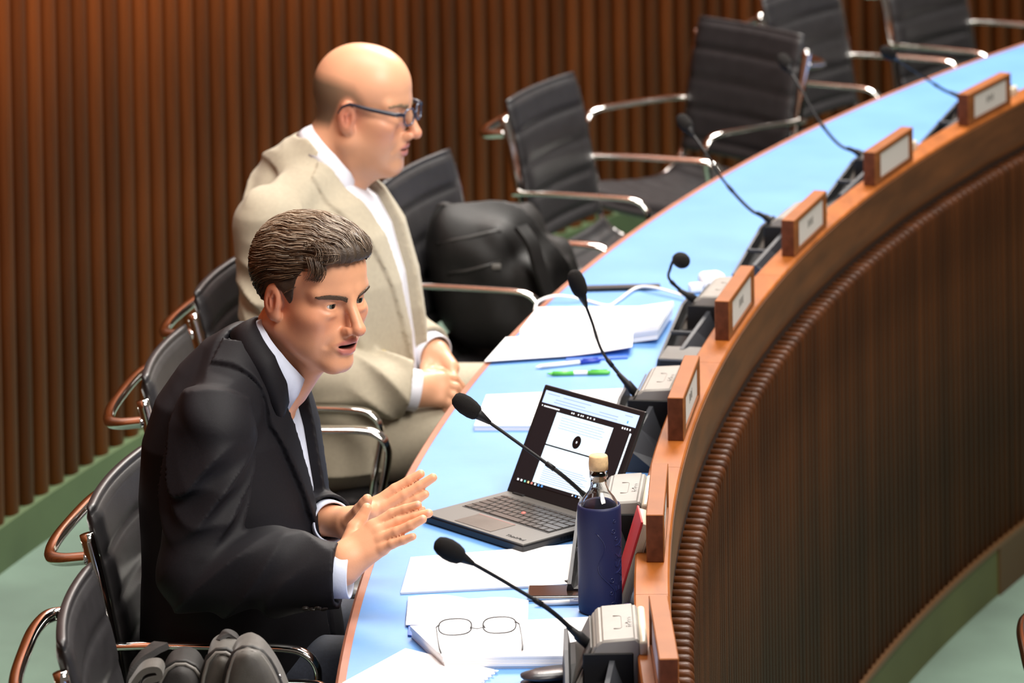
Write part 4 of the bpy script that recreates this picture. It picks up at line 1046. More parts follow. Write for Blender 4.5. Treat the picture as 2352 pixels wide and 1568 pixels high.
# hair: swept-back volume with locks laid over it
def hair_vol(q):
    d = el(q, (-0.016, 0, 0.036), (0.106, 0.0835, 0.091))
    d = smin(d, el(q, (0.030, 0.004, 0.086), (0.066, 0.060, 0.040)), 0.03)
    d = smin(d, el(q, (0.074, -0.006, 0.092), (0.030, 0.050, 0.020)), 0.02)
    d = smin(d, el(q, (0.072, -0.034, 0.074), (0.017, 0.020, 0.020)), 0.012)
    return d
def hair_cut(q):
    zl = np.interp(q[:, 0], [-0.13, -0.085, -0.055, -0.036, -0.022, -0.008, 0.008, 0.022, 0.032, 0.046, 0.062, 0.080, 0.11], [-0.078, -0.080, -0.068, -0.040, 0.004, 0.020, 0.010, -0.022, 0.018, 0.048, 0.060, 0.074, 0.078])
    return (zl - q[:, 2]) * 0.75
def hair1(p):
    q = H1.loc(p)
    d = hair_vol(q)
    d = d + 0.0016 * np.sin(q[:, 1] * 420 + 3.0 * np.sin(q[:, 0] * 40)) * np.clip(q[:, 2] * 14, 0, 1) + 0.0012 * fnoise(q * V3(60, 260, 120), 1.0)
    return smax(d, hair_cut(q) + 0.002 * fnoise(q * V3(300, 200, 200), 1.0), 0.006) * 1.0
M_HAIRV = mat('brown_hair', (0.040, 0.025, 0.016), 0.5, col2=(0.095, 0.064, 0.040), vscale=30, vstretch=(0.6, 3, 2), bump=0.5, bscale=400)
sdf_mesh('hair', hair1, H1.c - 0.17, H1.c + 0.18, 0.0022, M_HAIRV, man1)
def hair_strands():
    mh = bpy.data.materials.new('hair_strands'); mh.use_nodes = True; N = mh.node_tree.nodes; L = mh.node_tree.links; b = N['Principled BSDF']; b.inputs['Roughness'].default_value = 0.36
    a = N.new('ShaderNodeAttribute'); a.attribute_name = 'shade'; cr_ = N.new('ShaderNodeValToRGB'); e = cr_.color_ramp.elements
    e[0].position = 0; e[0].color = (0.028, 0.016, 0.010, 1); e[1].position = 1; e[1].color = (0.50, 0.43, 0.34, 1); k = e.new(0.55); k.color = (0.14, 0.088, 0.052, 1)
    L.new(a.outputs['Fac'], cr_.inputs[0]); L.new(cr_.outputs[0], b.inputs['Base Color'])
    n, K = 7000, 9
    u = rng.normal(size=(n, 3)); u /= np.linalg.norm(u, axis=1)[:, None]
    q0 = V3(-0.012, 0, 0.045) + u * V3(0.12, 0.09, 0.105)
    off = rng.uniform(-0.0006, 0.0022, n)
    def onto(q, off):
        for _ in range(3):
            d = hair_vol(q); g = np.stack([(hair_vol(q + np.eye(3)[k] * 1e-4) - d) / 1e-4 for k in range(3)], 1)
            q = q - ((d - off) / np.maximum(1e-3, (g * g).sum(1)))[:, None] * g
        return q, g
    q, gq = onto(q0, off); track = [q]
    stp = rng.uniform(0.0035, 0.0075, n)
    for k in range(1, K):
        side = np.clip(np.abs(q[:, 1]) / 0.08, 0, 1); low = np.clip((0.05 - q[:, 2]) / 0.10, 0, 1)
        wav = 0.35 * np.sin(q[:, 0] * 90 + q[:, 1] * 60 + rng.normal(0, 0.4, n)) + 0.15 * rng.normal(size=n)
        dr = np.stack([-1 + 0.5 * low, -0.25 * np.ones(n) * (1 - side) + wav * (1 - 0.6 * side), -0.30 * side - 0.85 * low + 0.25 * wav * side], 1)
        gn = gq / np.linalg.norm(gq, axis=1)[:, None]; dr = dr - (dr * gn).sum(1)[:, None] * gn; dr /= np.linalg.norm(dr, axis=1)[:, None] + 1e-6
        q, gq = onto(q + dr * (stp * np.where(q[:, 2] < 0.02, 0.55, 1.0))[:, None], off + 0.0012 * math.sin(PI * k / (K - 1))); track.append(q)
    q = np.stack(track, 1).reshape(-1, 3); a0 = np.clip(q0[:, 2] / 0.12, -1, 1)
    ok = (hair_cut(q) < 0.001).reshape(n, K).all(1)
    # clear of the ear
    ok &= (np.linalg.norm((np.abs(q) * V3(0, 1, 0) + q * V3(1, 0, 1) - V3(-0.010, 0.080, -0.008)) / V3(0.026, 0.03, 0.034), axis=1) > 1).reshape(n, K).all(1)
    w = H1.world(q).reshape(n, K, 3)[ok] - np.asarray(man1.location)
    shade = np.clip(rng.normal(0.30, 0.20, n) + 0.26 * a0, 0, 1)[ok]
    parts, sh = [], []
    for i in range(len(w)):
        v, f = tube([Vector(x) for x in w[i]], [0.00062 * (0.5 + 0.9 * math.sin(PI * (0.12 + 0.86 * k / (K - 1)))) for k in range(K)], 3); parts.append((v, f)); sh += [shade[i]] * len(v)
    v, f = merge(parts); me = mesh_from('hair_locks', v, f, mh, True)
    at = me.attributes.new('shade', 'FLOAT', 'POINT'); at.data.foreach_set('value', np.array(sh, np.float32))
    o = obj('hair_locks', me, man1)
    # curling forelocks above the brow
    parts = []
    for i in range(260):
        y0 = random.uniform(-0.060, 0.045); r_ = random.uniform(0.010, 0.022); tw = random.uniform(0.3, 1.0)
        c = np.array([0.078 + random.uniform(-0.008, 0.006) - 4 * max(0, abs(y0) - 0.03) ** 2 * 6, y0, 0.086 + random.uniform(-0.006, 0.006)]); pts = []
        for k in range(10):
            a = 2.7 - 2.9 * k / 9 * (0.6 + 0.5 * tw); pts.append(Vector(H1.world(c + np.array([r_ * 1.1 * math.cos(a), -0.010 * k / 9 * tw + 0.003 * math.sin(a * 2), r_ * math.sin(a)]))[0] - np.asarray(man1.location)))
        parts.append((tube(pts, [0.0007 * (1.1 - 0.8 * k / 9) for k in range(10)], 3), random.gauss(0.45, 0.2)))
    # the loose lock falling on the temple
    for i in range(90):
        y0 = -0.050 - random.uniform(0, 0.022); x0 = 0.070 - 0.6 * (abs(y0) - 0.05) + random.uniform(-0.006, 0.006); pts = []
        for k in range(9):
            t = k / 8; pts.append(Vector(H1.world(np.array([x0 + 0.012 * math.sin(t * 2.6) + 0.002 * random.random(), y0 - 0.006 * t, 0.084 - 0.040 * t * random.uniform(0.9, 1.0) - 0.0]))[0] - np.asarray(man1.location)))
        parts.append((tube(pts, [0.0007 * (1.1 - 0.8 * t / 8) for t in range(9)], 3), random.gauss(0.3, 0.15)))
    sh = []
    for (v, f), s_ in parts: sh += [min(1, max(0, s_))] * len(v)
    v, f = merge([x for x, _ in parts]); me = mesh_from('forelock', v, f, mh, True); at = me.attributes.new('shade', 'FLOAT', 'POINT'); at.data.foreach_set('value', np.array(sh, np.float32)); obj('forelock', me, man1)
hair_strands()

# jacket
Z1 = [0.40, 0.50, 0.62, 0.75, 0.88, 0.98, 1.05, 1.10, 1.14, 1.17]
TR1 = dict(yaw=0.36, ctr=(-0.51, 7.53), cx=[-0.50, -0.50, -0.50, -0.508, -0.515, -0.520, -0.520, -0.510, -0.490, -0.475], cy=[7.53] * 10, rx=[0.175, 0.172, 0.165, 0.155, 0.148, 0.132, 0.110, 0.088, 0.068, 0.035], ry=[0.205, 0.205, 0.20, 0.195, 0.20, 0.20, 0.170, 0.115, 0.075, 0.04])
def turn(p, T):
    """into the trunk's own axes (its front is turned by T['yaw'] towards the camera side)"""
    c, s_ = math.cos(T['yaw']), math.sin(T['yaw']); x0, y0 = T['ctr']; q = p.copy()
    dx, dy = p[:, 0] - x0, p[:, 1] - y0
    q[:, 0] = x0 + dx * c - dy * s_; q[:, 1] = y0 + dx * s_ + dy * c
    return q
def trunk(q, T, zs, grow=0.0):
    d = loft_d(q, zs, T['cx'], T['cy'], T['rx'], T['ry']) - grow
    return smax(d, q[:, 2] - zs[-1] + 0.01, 0.02)
ax1 = (W1 - E1) / np.linalg.norm(W1 - E1); C1 = W1 + ax1 * 0.004
LE1, LW1 = V3(-0.465, 7.760, 0.79), wl1 + V3(-0.030, 0.028, -0.004)
def folds(p, c, ax, s, amp, wid):
    """soft cloth folds running across axis ax around centre c"""
    q = p - c; t = q @ ax; w = np.exp(-(q * q).sum(1) / (2 * wid * wid))
    ph = t * s + 3.4 * fnoise(p, 17.0, 0, 5); m = np.clip(0.55 + 0.9 * fnoise(p, 23.0, 8, 12), 0, 1.3)
    return amp * w * m * ((1 - np.abs(np.sin(ph))) ** 1.1 - 0.25)
def creases(p, along, amp, sa=11.0, sb=52.0, sy=16.0, seed=0):
    """ridged cloth creases that run along the given direction (in the x-z plane)"""
    a = p[:, 0] * along[0] + p[:, 2] * along[1]; b = -p[:, 0] * along[1] + p[:, 2] * along[0]
    q = np.stack([a * sa, p[:, 1] * sy, b * sb], 1)
    n = fnoise(q, 1.0, seed, seed + 6); m = fnoise(q * 0.45 + 7.0, 1.0, 12, 16)
    return amp * ((1 - np.minimum(1, np.abs(n) * 1.5)) ** 1.4 * np.clip(0.55 + 1.1 * m, 0, 1.4))
def opening1(p):
    w = np.interp(p[:, 2], [0.55, 0.72, 0.82, 0.92, 1.00, 1.07, 1.12], [0.004, 0.010, 0.018, 0.030, 0.044, 0.062, 0.085])
    return np.abs(p[:, 1] - 7.548) - w, w
def jacket1(p):
    q = turn(p, TR1); t = trunk(q, TR1, Z1)
    t = smin(t, rc(p, V3(-0.505, 7.47, 1.085), S1 + V3(0.0, 0.02, 0.012), 0.050, 0.060), 0.03)
    t = smin(t, rc(p, V3(-0.495, 7.59, 1.085), V3(-0.505, 7.72, 1.030), 0.050, 0.060), 0.03)
    t = t - creases(p, (0.35, -0.94), 0.006, seed=6) - 0.0030 * fnoise(p * V3(10, 10, 34), 1.0) * np.clip((1.0 - p[:, 2]) * 5, 0, 1)
    ow, w = opening1(q); front = -0.50 - q[:, 0]
    carve = np.maximum(ow, front)
    # lapels: a raised layer along the opening
    hw = np.interp(p[:, 2], [0.80, 0.86, 1.02, 1.10], [0.002, 0.030, 0.062, 0.050])
    lap_ = np.maximum(np.maximum(t - 0.0075, np.maximum(ow - hw, front)), 0.80 - p[:, 2])
    t = np.minimum(t, lap_)
    t = np.maximum(t, -carve)
    t = np.maximum(t, 0.42 - p[:, 2])
    up_ = rc(p, S1, E1, 0.074, 0.064)
    up_ = up_ - folds(p, E1 * 0.45 + S1 * 0.55, V3(-0.45, 0, 0.89), 44, 0.020, 0.09) - folds(p, E1 * 0.8 + S1 * 0.2, V3(0.55, 0, 0.83), 60, 0.018, 0.06)
    up_ = up_ - creases(p, (0.93, -0.37), 0.015)
    fo = rc(p, E1, W1 + ax1 * 0.03, 0.066, 0.052) - creases(p, (0.62, 0.78), 0.012, seed=4)
    fo = fo - folds(p, E1 * 0.6 + W1 * 0.4, V3(0.75, 0, -0.66), 48, 0.018, 0.075) - 0.002 * fnoise(p, 40.0)
    fo = np.maximum(fo, (p - C1) @ ax1)
    arm = smin(up_, fo, 0.012)
    arm = np.maximum(arm, -cyl(p, C1 - ax1 * 0.03, C1 + ax1 * 0.02, 0.046, 0.046))
    d = smin(t, arm, 0.006)
    u2 = smin(rc(p, V3(-0.505, 7.735, 1.01), LE1, 0.072, 0.062), rc(p, LE1, LW1, 0.062, 0.046), 0.012)
    la_ = (LW1 - LE1) / np.linalg.norm(LW1 - LE1)
    u2 = np.maximum(u2, (p - LW1) @ la_)
    u2 = np.maximum(u2, -cyl(p, LW1 - la_ * 0.03, LW1 + la_ * 0.02, 0.040, 0.040))
    return smin(d, u2, 0.006)
jk1 = sdf_mesh('jacket', jacket1, (-0.74, 7.15, 0.38), (-0.20, 7.90, 1.20), 0.0040, M_JACK1, man1, cull=1.7)
# shirt: chest and both cuffs
def shirt1(p):
    t = trunk(turn(p, TR1), TR1, Z1, -0.011); t = np.maximum(t, 0.44 - p[:, 2])
    t = t - 0.0022 * fnoise(p * V3(30, 60, 16), 1.0)
    t = np.maximum(t, (p[:, 2] - (1.070 - 0.75 * (p[:, 0] + 0.42))))
    d = t
    return d
sdf_mesh('shirt', shirt1, (-0.70, 7.2, 0.42), (-0.22, 7.8, 1.16), 0.0038, M_SHIRT1, man1)
def cuff(m, man, c, ax, r, L):
    v, f = lathe([(r * 1.02, -0.03), (r * 1.01, 0.0), (r, L - 0.001), (r - 0.001, L), (r - 0.003, L), (r - 0.004, L - 0.002), (r - 0.003, 0.0), (r - 0.003, -0.03)], 36)
    o = obj('shirt_cuff', mesh_from('shirt_cuff', v, f, m, True), man); o.location = Vector(c) - Vector(man.location); o.rotation_euler = Vector(ax).to_track_quat('Z', 'Y').to_euler()
cuff(M_SHIRT1, man1, C1, ax1, 0.040, 0.021)
_l = (LW1 - LE1) / np.linalg.norm(LW1 - LE1); cuff(M_SHIRT1, man1, LW1, _l, 0.036, 0.016)
n1 = V3(0.66, -0.02, 0.75); cc1 = V3(-0.424, 7.500, 1.126)
collar_band('shirt_collar', M_SHIRT1, man1, cc1, n1, (1, -0.03, 0), [(-2.98 + PI * 0 + 0.10, 0.0, 0, 0, 0)] and
    [(0.12, 0.066, -0.012, 0.074, -0.062), (0.45, 0.065, -0.004, 0.082, -0.066), (0.95, 0.063, 0.004, 0.080, -0.042), (1.6, 0.062, 0.012, 0.077, -0.022), (2.4, 0.062, 0.018, 0.076, -0.016), (PI, 0.062, 0.019, 0.076, -0.014),
     (2 * PI - 2.4, 0.062, 0.018, 0.076, -0.016), (2 * PI - 1.6, 0.062, 0.012, 0.077, -0.022), (2 * PI - 0.95, 0.063, 0.004, 0.080, -0.042), (2 * PI - 0.45, 0.065, -0.004, 0.082, -0.066), (2 * PI - 0.12, 0.066, -0.012, 0.074, -0.062)], seg=72)
collar_band('jacket_collar', M_JACK1, man1, cc1, n1, (1, -0.03, 0),
    [(0.75, 0.086, -0.045, 0.104, -0.085), (1.1, 0.080, -0.018, 0.100, -0.062), (1.7, 0.076, 0.004, 0.094, -0.040), (2.5, 0.074, 0.012, 0.090, -0.034), (PI, 0.074, 0.013, 0.090, -0.032), (2 * PI - 2.5, 0.074, 0.012, 0.090, -0.034),
     (2 * PI - 1.7, 0.076, 0.004, 0.094, -0.040), (2 * PI - 1.1, 0.080, -0.018, 0.100, -0.062), (2 * PI - 0.75, 0.086, -0.045, 0.104, -0.085)], thick=0.006, seg=60)
def on_cloth(f, u, v, y0):
    a, b = A3(at_y(u, v, y0)), A3(at_y(u, v, y0 + 0.4)); t = np.linspace(0, 1, 1600); d = f(a + (b - a) * t[:, None]); i = int(np.argmax(d < 0.0005))
    p = a + (b - a) * t[i]; e = 1e-3; n = np.array([(f((p + np.eye(3)[k] * e)[None])[0] - f((p - np.eye(3)[k] * e)[None])[0]) for k in range(3)]); return p, n / np.linalg.norm(n)
# sleeve buttons
M_BTN = mat('dark_button', (0.05, 0.04, 0.035), 0.3)
for i in range(4):
    c, nn = on_cloth(jacket1, 702 + i * 14, 1396 + (i % 2) * 2, 7.10)
    v, f = lathe([(0, -0.002), (0.006, -0.002), (0.0068, 0.0), (0.006, 0.0018), (0.0045, 0.001), (0, 0.001)], 16)
    o = obj('sleeve_button', mesh_from('sleeve_button', v, f, M_BTN, True), man1); o.location = Vector(c) - Vector(man1.location); o.rotation_euler = Vector(nn).to_track_quat('Z', 'Y').to_euler()
# ring on the left hand
rp = hp(775, 575, 7.434)
def trousers(name, m, man, hips, knees, feet, r):
    def f(p):
        d = rc(p, hips[0], hips[1], r * 1.35, r * 1.35)
        for h_, k_, t_ in zip(hips, knees, feet):
            d = smin(d, rc(p, h_, k_, r * 1.12, r * 0.85), 0.03); d = smin(d, rc(p, k_, t_, r * 0.80, r * 0.55), 0.02)
        return d - 0.003 * fnoise(p * V3(20, 30, 26), 1.0)
    al = np.array(hips + knees + feet); sdf_mesh(name, f, al.min(0) - 0.16, al.max(0) + 0.16, 0.006, m, man)
trousers('trousers', M_TROU1, man1, [V3(-0.50, 7.44, 0.555), V3(-0.50, 7.62, 0.555)], [V3(-0.06, 7.42, 0.56), V3(-0.06, 7.66, 0.56)], [V3(-0.02, 7.42, 0.10), V3(-0.02, 7.66, 0.10)], 0.082)
M_SHOE = mat('black_shoe_leather', (0.015, 0.013, 0.012), 0.3)
def shoes(man, feet):
    for t_ in feet:
        o = sdf_mesh('shoe', lambda p: np.maximum(smin(rc(p, t_ + V3(-0.02, 0, -0.04), t_ + V3(0.15, 0, -0.065), 0.045, 0.038), rc(p, t_, t_ + V3(0, 0, -0.05), 0.042, 0.045), 0.02), 0.004 - p[:, 2]), t_ - 0.14, t_ + V3(0.24, 0.12, 0.08), 0.006, M_SHOE, man)
shoes(man1, [V3(-0.02, 7.42, 0.10), V3(-0.02, 7.66, 0.10)])

# ================================================================== man in the beige suit
M_SKIN2 = attr_mat('fair_skin', (0.70, 0.36, 0.215), [('blush', (0.58, 0.20, 0.13)), ('stubble', (0.13, 0.10, 0.065)), ('lips', (0.52, 0.20, 0.17)), ('hole', (0.10, 0.03, 0.02))], 0.40, 0.06, 25, 0.04, 420, sss=0.06)
M_JACK2 = mat('beige_linen', (0.40, 0.355, 0.265), 0.85, var=0.05, vscale=120, bump=0.12, bscale=700, sheen=0.1)
M_SHIRT2 = mat('white_cotton', (0.70, 0.71, 0.78), 0.7, bump=0.1, bscale=300)
man2 = thing('person', 'bald man in a beige suit and dark-rimmed glasses, hands folded in his lap', 'person', (-0.40, 9.15, 0.0))
Y2 = 9.15
H2 = Head((-0.3360, Y2, 1.2315), 0.26, 0.112, -0.005, (1.035, 1.055, 1.108), mouth=0.0, jowl=1.0)
S2 = A3(at_y(622, 520, 8.955)); E2 = A3(at_y(640, 845, 8.905)); W2 = A3(at_y(935, 893, 8.950))
S2L = V3(-0.46, 9.36, 1.02); E2L = V3(-0.40, 9.42, 0.76); W2L = A3(at_y(985, 805, 9.17))
a2 = (W2 - E2) / np.linalg.norm(W2 - E2); a2L = (W2L - E2L) / np.linalg.norm(W2L - E2L)
def g(u, v, y): return A3(at_y(u, v, y))
JR2 = dict(arm=[E2 * 0.5 + W2 * 0.5, W2, g(960, 893, 8.955)], armr=[0.036, 0.031, 0.030],
           palm=[(g(958, 878, 8.965), g(1012, 872, 8.985), 0.022, 0.018), (g(958, 895, 8.955), g(1012, 895, 8.972), 0.023, 0.019), (g(960, 910, 8.950), g(1008, 916, 8.960), 0.021, 0.017)],
           fingers=[([g(1010, 868, 8.99), g(1042, 870, 9.01), g(1058, 888, 9.02), g(1052, 905, 9.01)], [0.013, 0.011, 0.010, 0.009]),
                    ([g(1014, 884, 8.98), g(1046, 890, 8.99), g(1058, 908, 8.995), g(1048, 920, 8.99)], [0.013, 0.011, 0.010, 0.009]),
                    ([g(1012, 902, 8.97), g(1040, 910, 8.975), g(1050, 924, 8.975), g(1038, 932, 8.975)], [0.013, 0.011, 0.010, 0.009]),
                    ([g(1006, 918, 8.96), g(1028, 926, 8.962), g(1034, 936, 8.962), g(1024, 942, 8.962)], [0.012, 0.010, 0.009, 0.008]),
                    ([g(965, 872, 8.98), g(990, 855, 9.0), g(1012, 855, 9.015), g(1030, 862, 9.02)], [0.017, 0.014, 0.012, 0.010])])
JL2 = dict(arm=[E2L * 0.5 + W2L * 0.5, W2L, g(995, 815, 9.15)], armr=[0.036, 0.031, 0.029],
           palm=[(g(995, 815, 9.16), g(1020, 850, 9.12), 0.024, 0.019), (g(1005, 810, 9.15), g(1036, 845, 9.10), 0.023, 0.018), (g(988, 822, 9.15), g(1000, 855, 9.10), 0.020, 0.016)],
           fingers=[([g(1036, 845, 9.10), g(1040, 868, 9.07), g(1030, 882, 9.04)], [0.013, 0.011, 0.009]), ([g(1022, 850, 9.11), g(1024, 872, 9.07), g(1012, 884, 9.04)], [0.013, 0.011, 0.009]),
                    ([g(1010, 852, 9.11), g(1008, 872, 9.07), g(998, 882, 9.04)], [0.013, 0.011, 0.009]), ([g(998, 852, 9.10), g(994, 868, 9.07), g(986, 876, 9.05)], [0.012, 0.010, 0.008]), ([g(990, 822, 9.14), g(978, 842, 9.11), g(974, 860, 9.08)], [0.016, 0.013, 0.010])])
NB2 = V3(-0.455, Y2, 1.05); NT2 = H2.w1(-0.032, 0, -0.050)
def body2(p):
    d = rc(p, NB2, NT2, 0.072, 0.066)
    d = smin(d, near(p, H2.c + V3(0, 0, -0.01), 0.215, H2.sdf), 0.024)
    d = smin(d, rc(p, H2.w1(0.020, 0, -0.100), V3(-0.375, Y2, 1.06), 0.040, 0.036), 0.04)
    d = smin(d, rc(p, H2.w1(0.004, -0.034, -0.096), H2.w1(0.004, 0.034, -0.096), 0.026, 0.026), 0.03)
    t = rc(p, NB2, V3(-0.40, Y2, 0.55), 0.09, 0.13)
    t = smin(t, rc(p, V3(-0.46, 9.03, 1.0), V3(-0.46, 9.27, 1.0), 0.04, 0.04), 0.05)
    t = smin(t, chain(p, [S2, E2, E2 * 0.5 + W2 * 0.5], [0.045, 0.038, 0.036]), 0.02); t = smin(t, chain(p, [S2L, E2L, E2L * 0.5 + W2L * 0.5], [0.045, 0.038, 0.036]), 0.02)
    d = smin(d, t, 0.03)
    d = smin(d, near(p, g(1000, 895, 8.97), 0.15, lambda q: hand_sdf(q, JR2)), 0.003)
    return np.minimum(d, near(p, g(1005, 840, 9.12), 0.17, lambda q: hand_sdf(q, JL2)))
def stubble(p):
    q = H2.loc(p); n = 0.10 * fnoise(q * V3(90, 90, 90), 1.0)
    top = np.interp(q[:, 0], [-0.12, -0.06, 0.0, 0.03, 0.05], [0.066, 0.066, 0.058, 0.032, 0.00])
    a = np.clip((top - q[:, 2]) / 0.022 + n, 0, 1) * np.clip((0.036 - q[:, 0]) / 0.018, 0, 1) * np.clip((q[:, 2] - np.interp(q[:, 0], [-0.12, -0.05, -0.028, 0.0, 0.03], [-0.055, -0.045, 0.006, 0.008, -0.004])) / 0.02, 0, 1)
    earm = np.clip((np.linalg.norm((np.abs(q) * V3(0, 1, 0) + q * V3(1, 0, 1) - V3(-0.010, 0.083, -0.010)) / V3(0.023, 0.020, 0.036), axis=1) - 1) * 4, 0, 1)
    dens = np.interp(q[:, 0], [-0.10, -0.04, 0.03], [1.0, 0.85, 0.5])
    beard = 0.16 * np.clip((-0.045 - q[:, 2]) / 0.02, 0, 1) * np.clip((q[:, 0] - 0.0) / 0.03, 0, 1)
    return np.clip(np.maximum(a * dens * earm, beard), 0, 1)
lp, ho, bl = H2.masks()
sdf_mesh('body', body2, (-0.66, 8.82, 0.42), (0.02, 9.50, 1.44), 0.0029, M_SKIN2, man2, dict(lips=lp, hole=ho, blush=bl, stubble=stubble))
H2.eyes(man2, mat('blue_grey_iris', (0.10, 0.13, 0.16), 0.15))
H2.brows(man2, mat('light_brow', (0.26, 0.17, 0.10), 0.6), 60)
Z2 = [0.40, 0.50, 0.62, 0.75, 0.88, 0.98, 1.045, 1.090, 1.125, 1.150]
TR2 = dict(yaw=0.30, ctr=(-0.41, 9.15), cx=[-0.400, -0.400, -0.400, -0.405, -0.415, -0.430, -0.445, -0.455, -0.455, -0.440], cy=[Y2] * 10, rx=[0.185, 0.188, 0.188, 0.184, 0.178, 0.165, 0.143, 0.112, 0.085, 0.060], ry=[0.235, 0.235, 0.235, 0.230, 0.222, 0.205, 0.165, 0.110, 0.070, 0.04])
n2 = V3(0.62, 0, 0.785); cc2 = V3(-0.400, Y2, 1.128)
def neck_ring(p, c, n, r0, slope, h0, h1, hole):
    """sloping cloth collar round the neck"""
    q = p - c; h = q @ n; rad = np.linalg.norm(q - h[:, None] * n, axis=1)
    return np.maximum(np.maximum((rad - (r0 - slope * (h - h1))) * 0.9, np.maximum(h - h1, h0 - h)), hole - rad)
def jacket2(p):
    q = turn(p, TR2); t = trunk(q, TR2, Z2)
    t = smin(t, rc(p, V3(-0.450, 9.07, 1.075), S2 + V3(0.01, 0.03, 0.015), 0.055, 0.066), 0.03); t = smin(t, rc(p, V3(-0.450, 9.23, 1.075), S2L, 0.055, 0.066), 0.03)
    t = smin(t, np.maximum(neck_ring(p, cc2, n2, 0.086, 0.22, -0.085, 0.002, 0.074), t - 0.030), 0.016)
    t = t - creases(p, (0.35, -0.94), 0.008, seed=6) - 0.0035 * fnoise(p * V3(9, 9, 30), 1.0)
    w = np.interp(p[:, 2], [0.48, 0.60, 0.70, 0.80, 0.92, 1.02, 1.10, 1.16], [0.10, 0.075, 0.048, 0.042, 0.048, 0.058, 0.075, 0.10])
    ow = np.abs(q[:, 1] - (Y2 - 0.005)) - w; front = -0.40 - q[:, 0]
    hw = np.interp(p[:, 2], [0.70, 0.78, 1.02, 1.12], [0.002, 0.030, 0.070, 0.055])
    t = np.minimum(t, np.maximum(np.maximum(t - 0.007, np.maximum(ow - hw, front)), 0.70 - p[:, 2]))
    t = np.maximum(t, -np.maximum(ow, front)); t = np.maximum(t, 0.50 - p[:, 2])
    up_ = rc(p, S2, E2, 0.080, 0.068) - folds(p, S2 * 0.6 + E2 * 0.4, V3(-0.5, 0, 0.86), 45, 0.020, 0.09) - folds(p, E2 * 0.8 + S2 * 0.2, V3(0.4, 0, 0.9), 55, 0.018, 0.07)
    fo = rc(p, E2, W2 + a2 * 0.02, 0.068, 0.056) - folds(p, E2 * 0.4 + W2 * 0.6, V3(0.75, 0, 0.65), 42, 0.018, 0.09)
    up_ = up_ - creases(p, (0.88, -0.47), 0.011, sb=42.0); fo = fo - creases(p, (0.85, -0.52), 0.011, sb=40.0, seed=4)
    fo = np.maximum(fo, (p - W2) @ a2); arm = smin(up_, fo, 0.015); arm = np.maximum(arm, -cyl(p, W2 - a2 * 0.03, W2 + a2 * 0.02, 0.046, 0.046))
    u2 = smin(rc(p, S2L, E2L, 0.078, 0.066), rc(p, E2L, W2L + a2L * 0.02, 0.066, 0.054), 0.015); u2 = np.maximum(u2, (p - W2L) @ a2L); u2 = np.maximum(u2, -cyl(p, W2L - a2L * 0.03, W2L + a2L * 0.02, 0.044, 0.044))
    return smin(smin(t, arm, 0.007), u2, 0.007)
sdf_mesh('jacket', jacket2, (-0.64, 8.80, 0.44), (-0.08, 9.55, 1.24), 0.0048, M_JACK2, man2, cull=1.7)
def shirt2(p):
    t = trunk(turn(p, TR2), TR2, Z2, -0.013); t = np.maximum(t, 0.50 - p[:, 2]) - 0.003 * fnoise(p * V3(22, 40, 18), 1.0)
    t = np.maximum(t, (p[:, 2] - (1.075 - 0.75 * (p[:, 0] + 0.36))))
    return t
sdf_mesh('shirt', shirt2, (-0.62, 8.86, 0.46), (-0.08, 9.46, 1.20), 0.0042, M_SHIRT2, man2)
cuff(M_SHIRT2, man2, W2, a2, 0.043, 0.024); cuff(M_SHIRT2, man2, W2L, a2L, 0.043, 0.024)
collar_band('shirt_collar', M_SHIRT2, man2, cc2, n2, (1, 0, 0),
    [(0.10, 0.082, -0.030, 0.094, -0.085), (0.45, 0.080, -0.014, 0.106, -0.085), (0.95, 0.078, 0.004, 0.102, -0.052), (1.6, 0.076, 0.016, 0.094, -0.022), (2.4, 0.075, 0.022, 0.090, -0.016), (PI, 0.075, 0.023, 0.090, -0.014),
     (2 * PI - 2.4, 0.075, 0.022, 0.090, -0.016), (2 * PI - 1.6, 0.076, 0.016, 0.094, -0.022), (2 * PI - 0.95, 0.078, 0.004, 0.102, -0.052), (2 * PI - 0.45, 0.080, -0.014, 0.106, -0.085), (2 * PI - 0.10, 0.082, -0.030, 0.094, -0.085)], seg=72)
bc, nn = on_cloth(jacket2, 880, 815, 8.95); o = obj('jacket_button', mesh_from('jacket_button', *lathe([(0, 0), (0.010, 0), (0.011, 0.002), (0.009, 0.004), (0, 0.003)], 18), mat('horn_button', (0.42, 0.33, 0.15), 0.35), True), man2); o.location = Vector(bc) - Vector(man2.location); o.rotation_euler = Vector(nn).to_track_quat('Z', 'Y').to_euler()
trousers('trousers', M_JACK2, man2, [V3(-0.40, 9.05, 0.555), V3(-0.40, 9.25, 0.555)], [V3(0.04, 8.98, 0.56), V3(0.06, 9.30, 0.56)], [V3(0.08, 8.98, 0.10), V3(0.10, 9.30, 0.10)], 0.090)
shoes(man2, [V3(0.08, 8.98, 0.10), V3(0.10, 9.30, 0.10)])
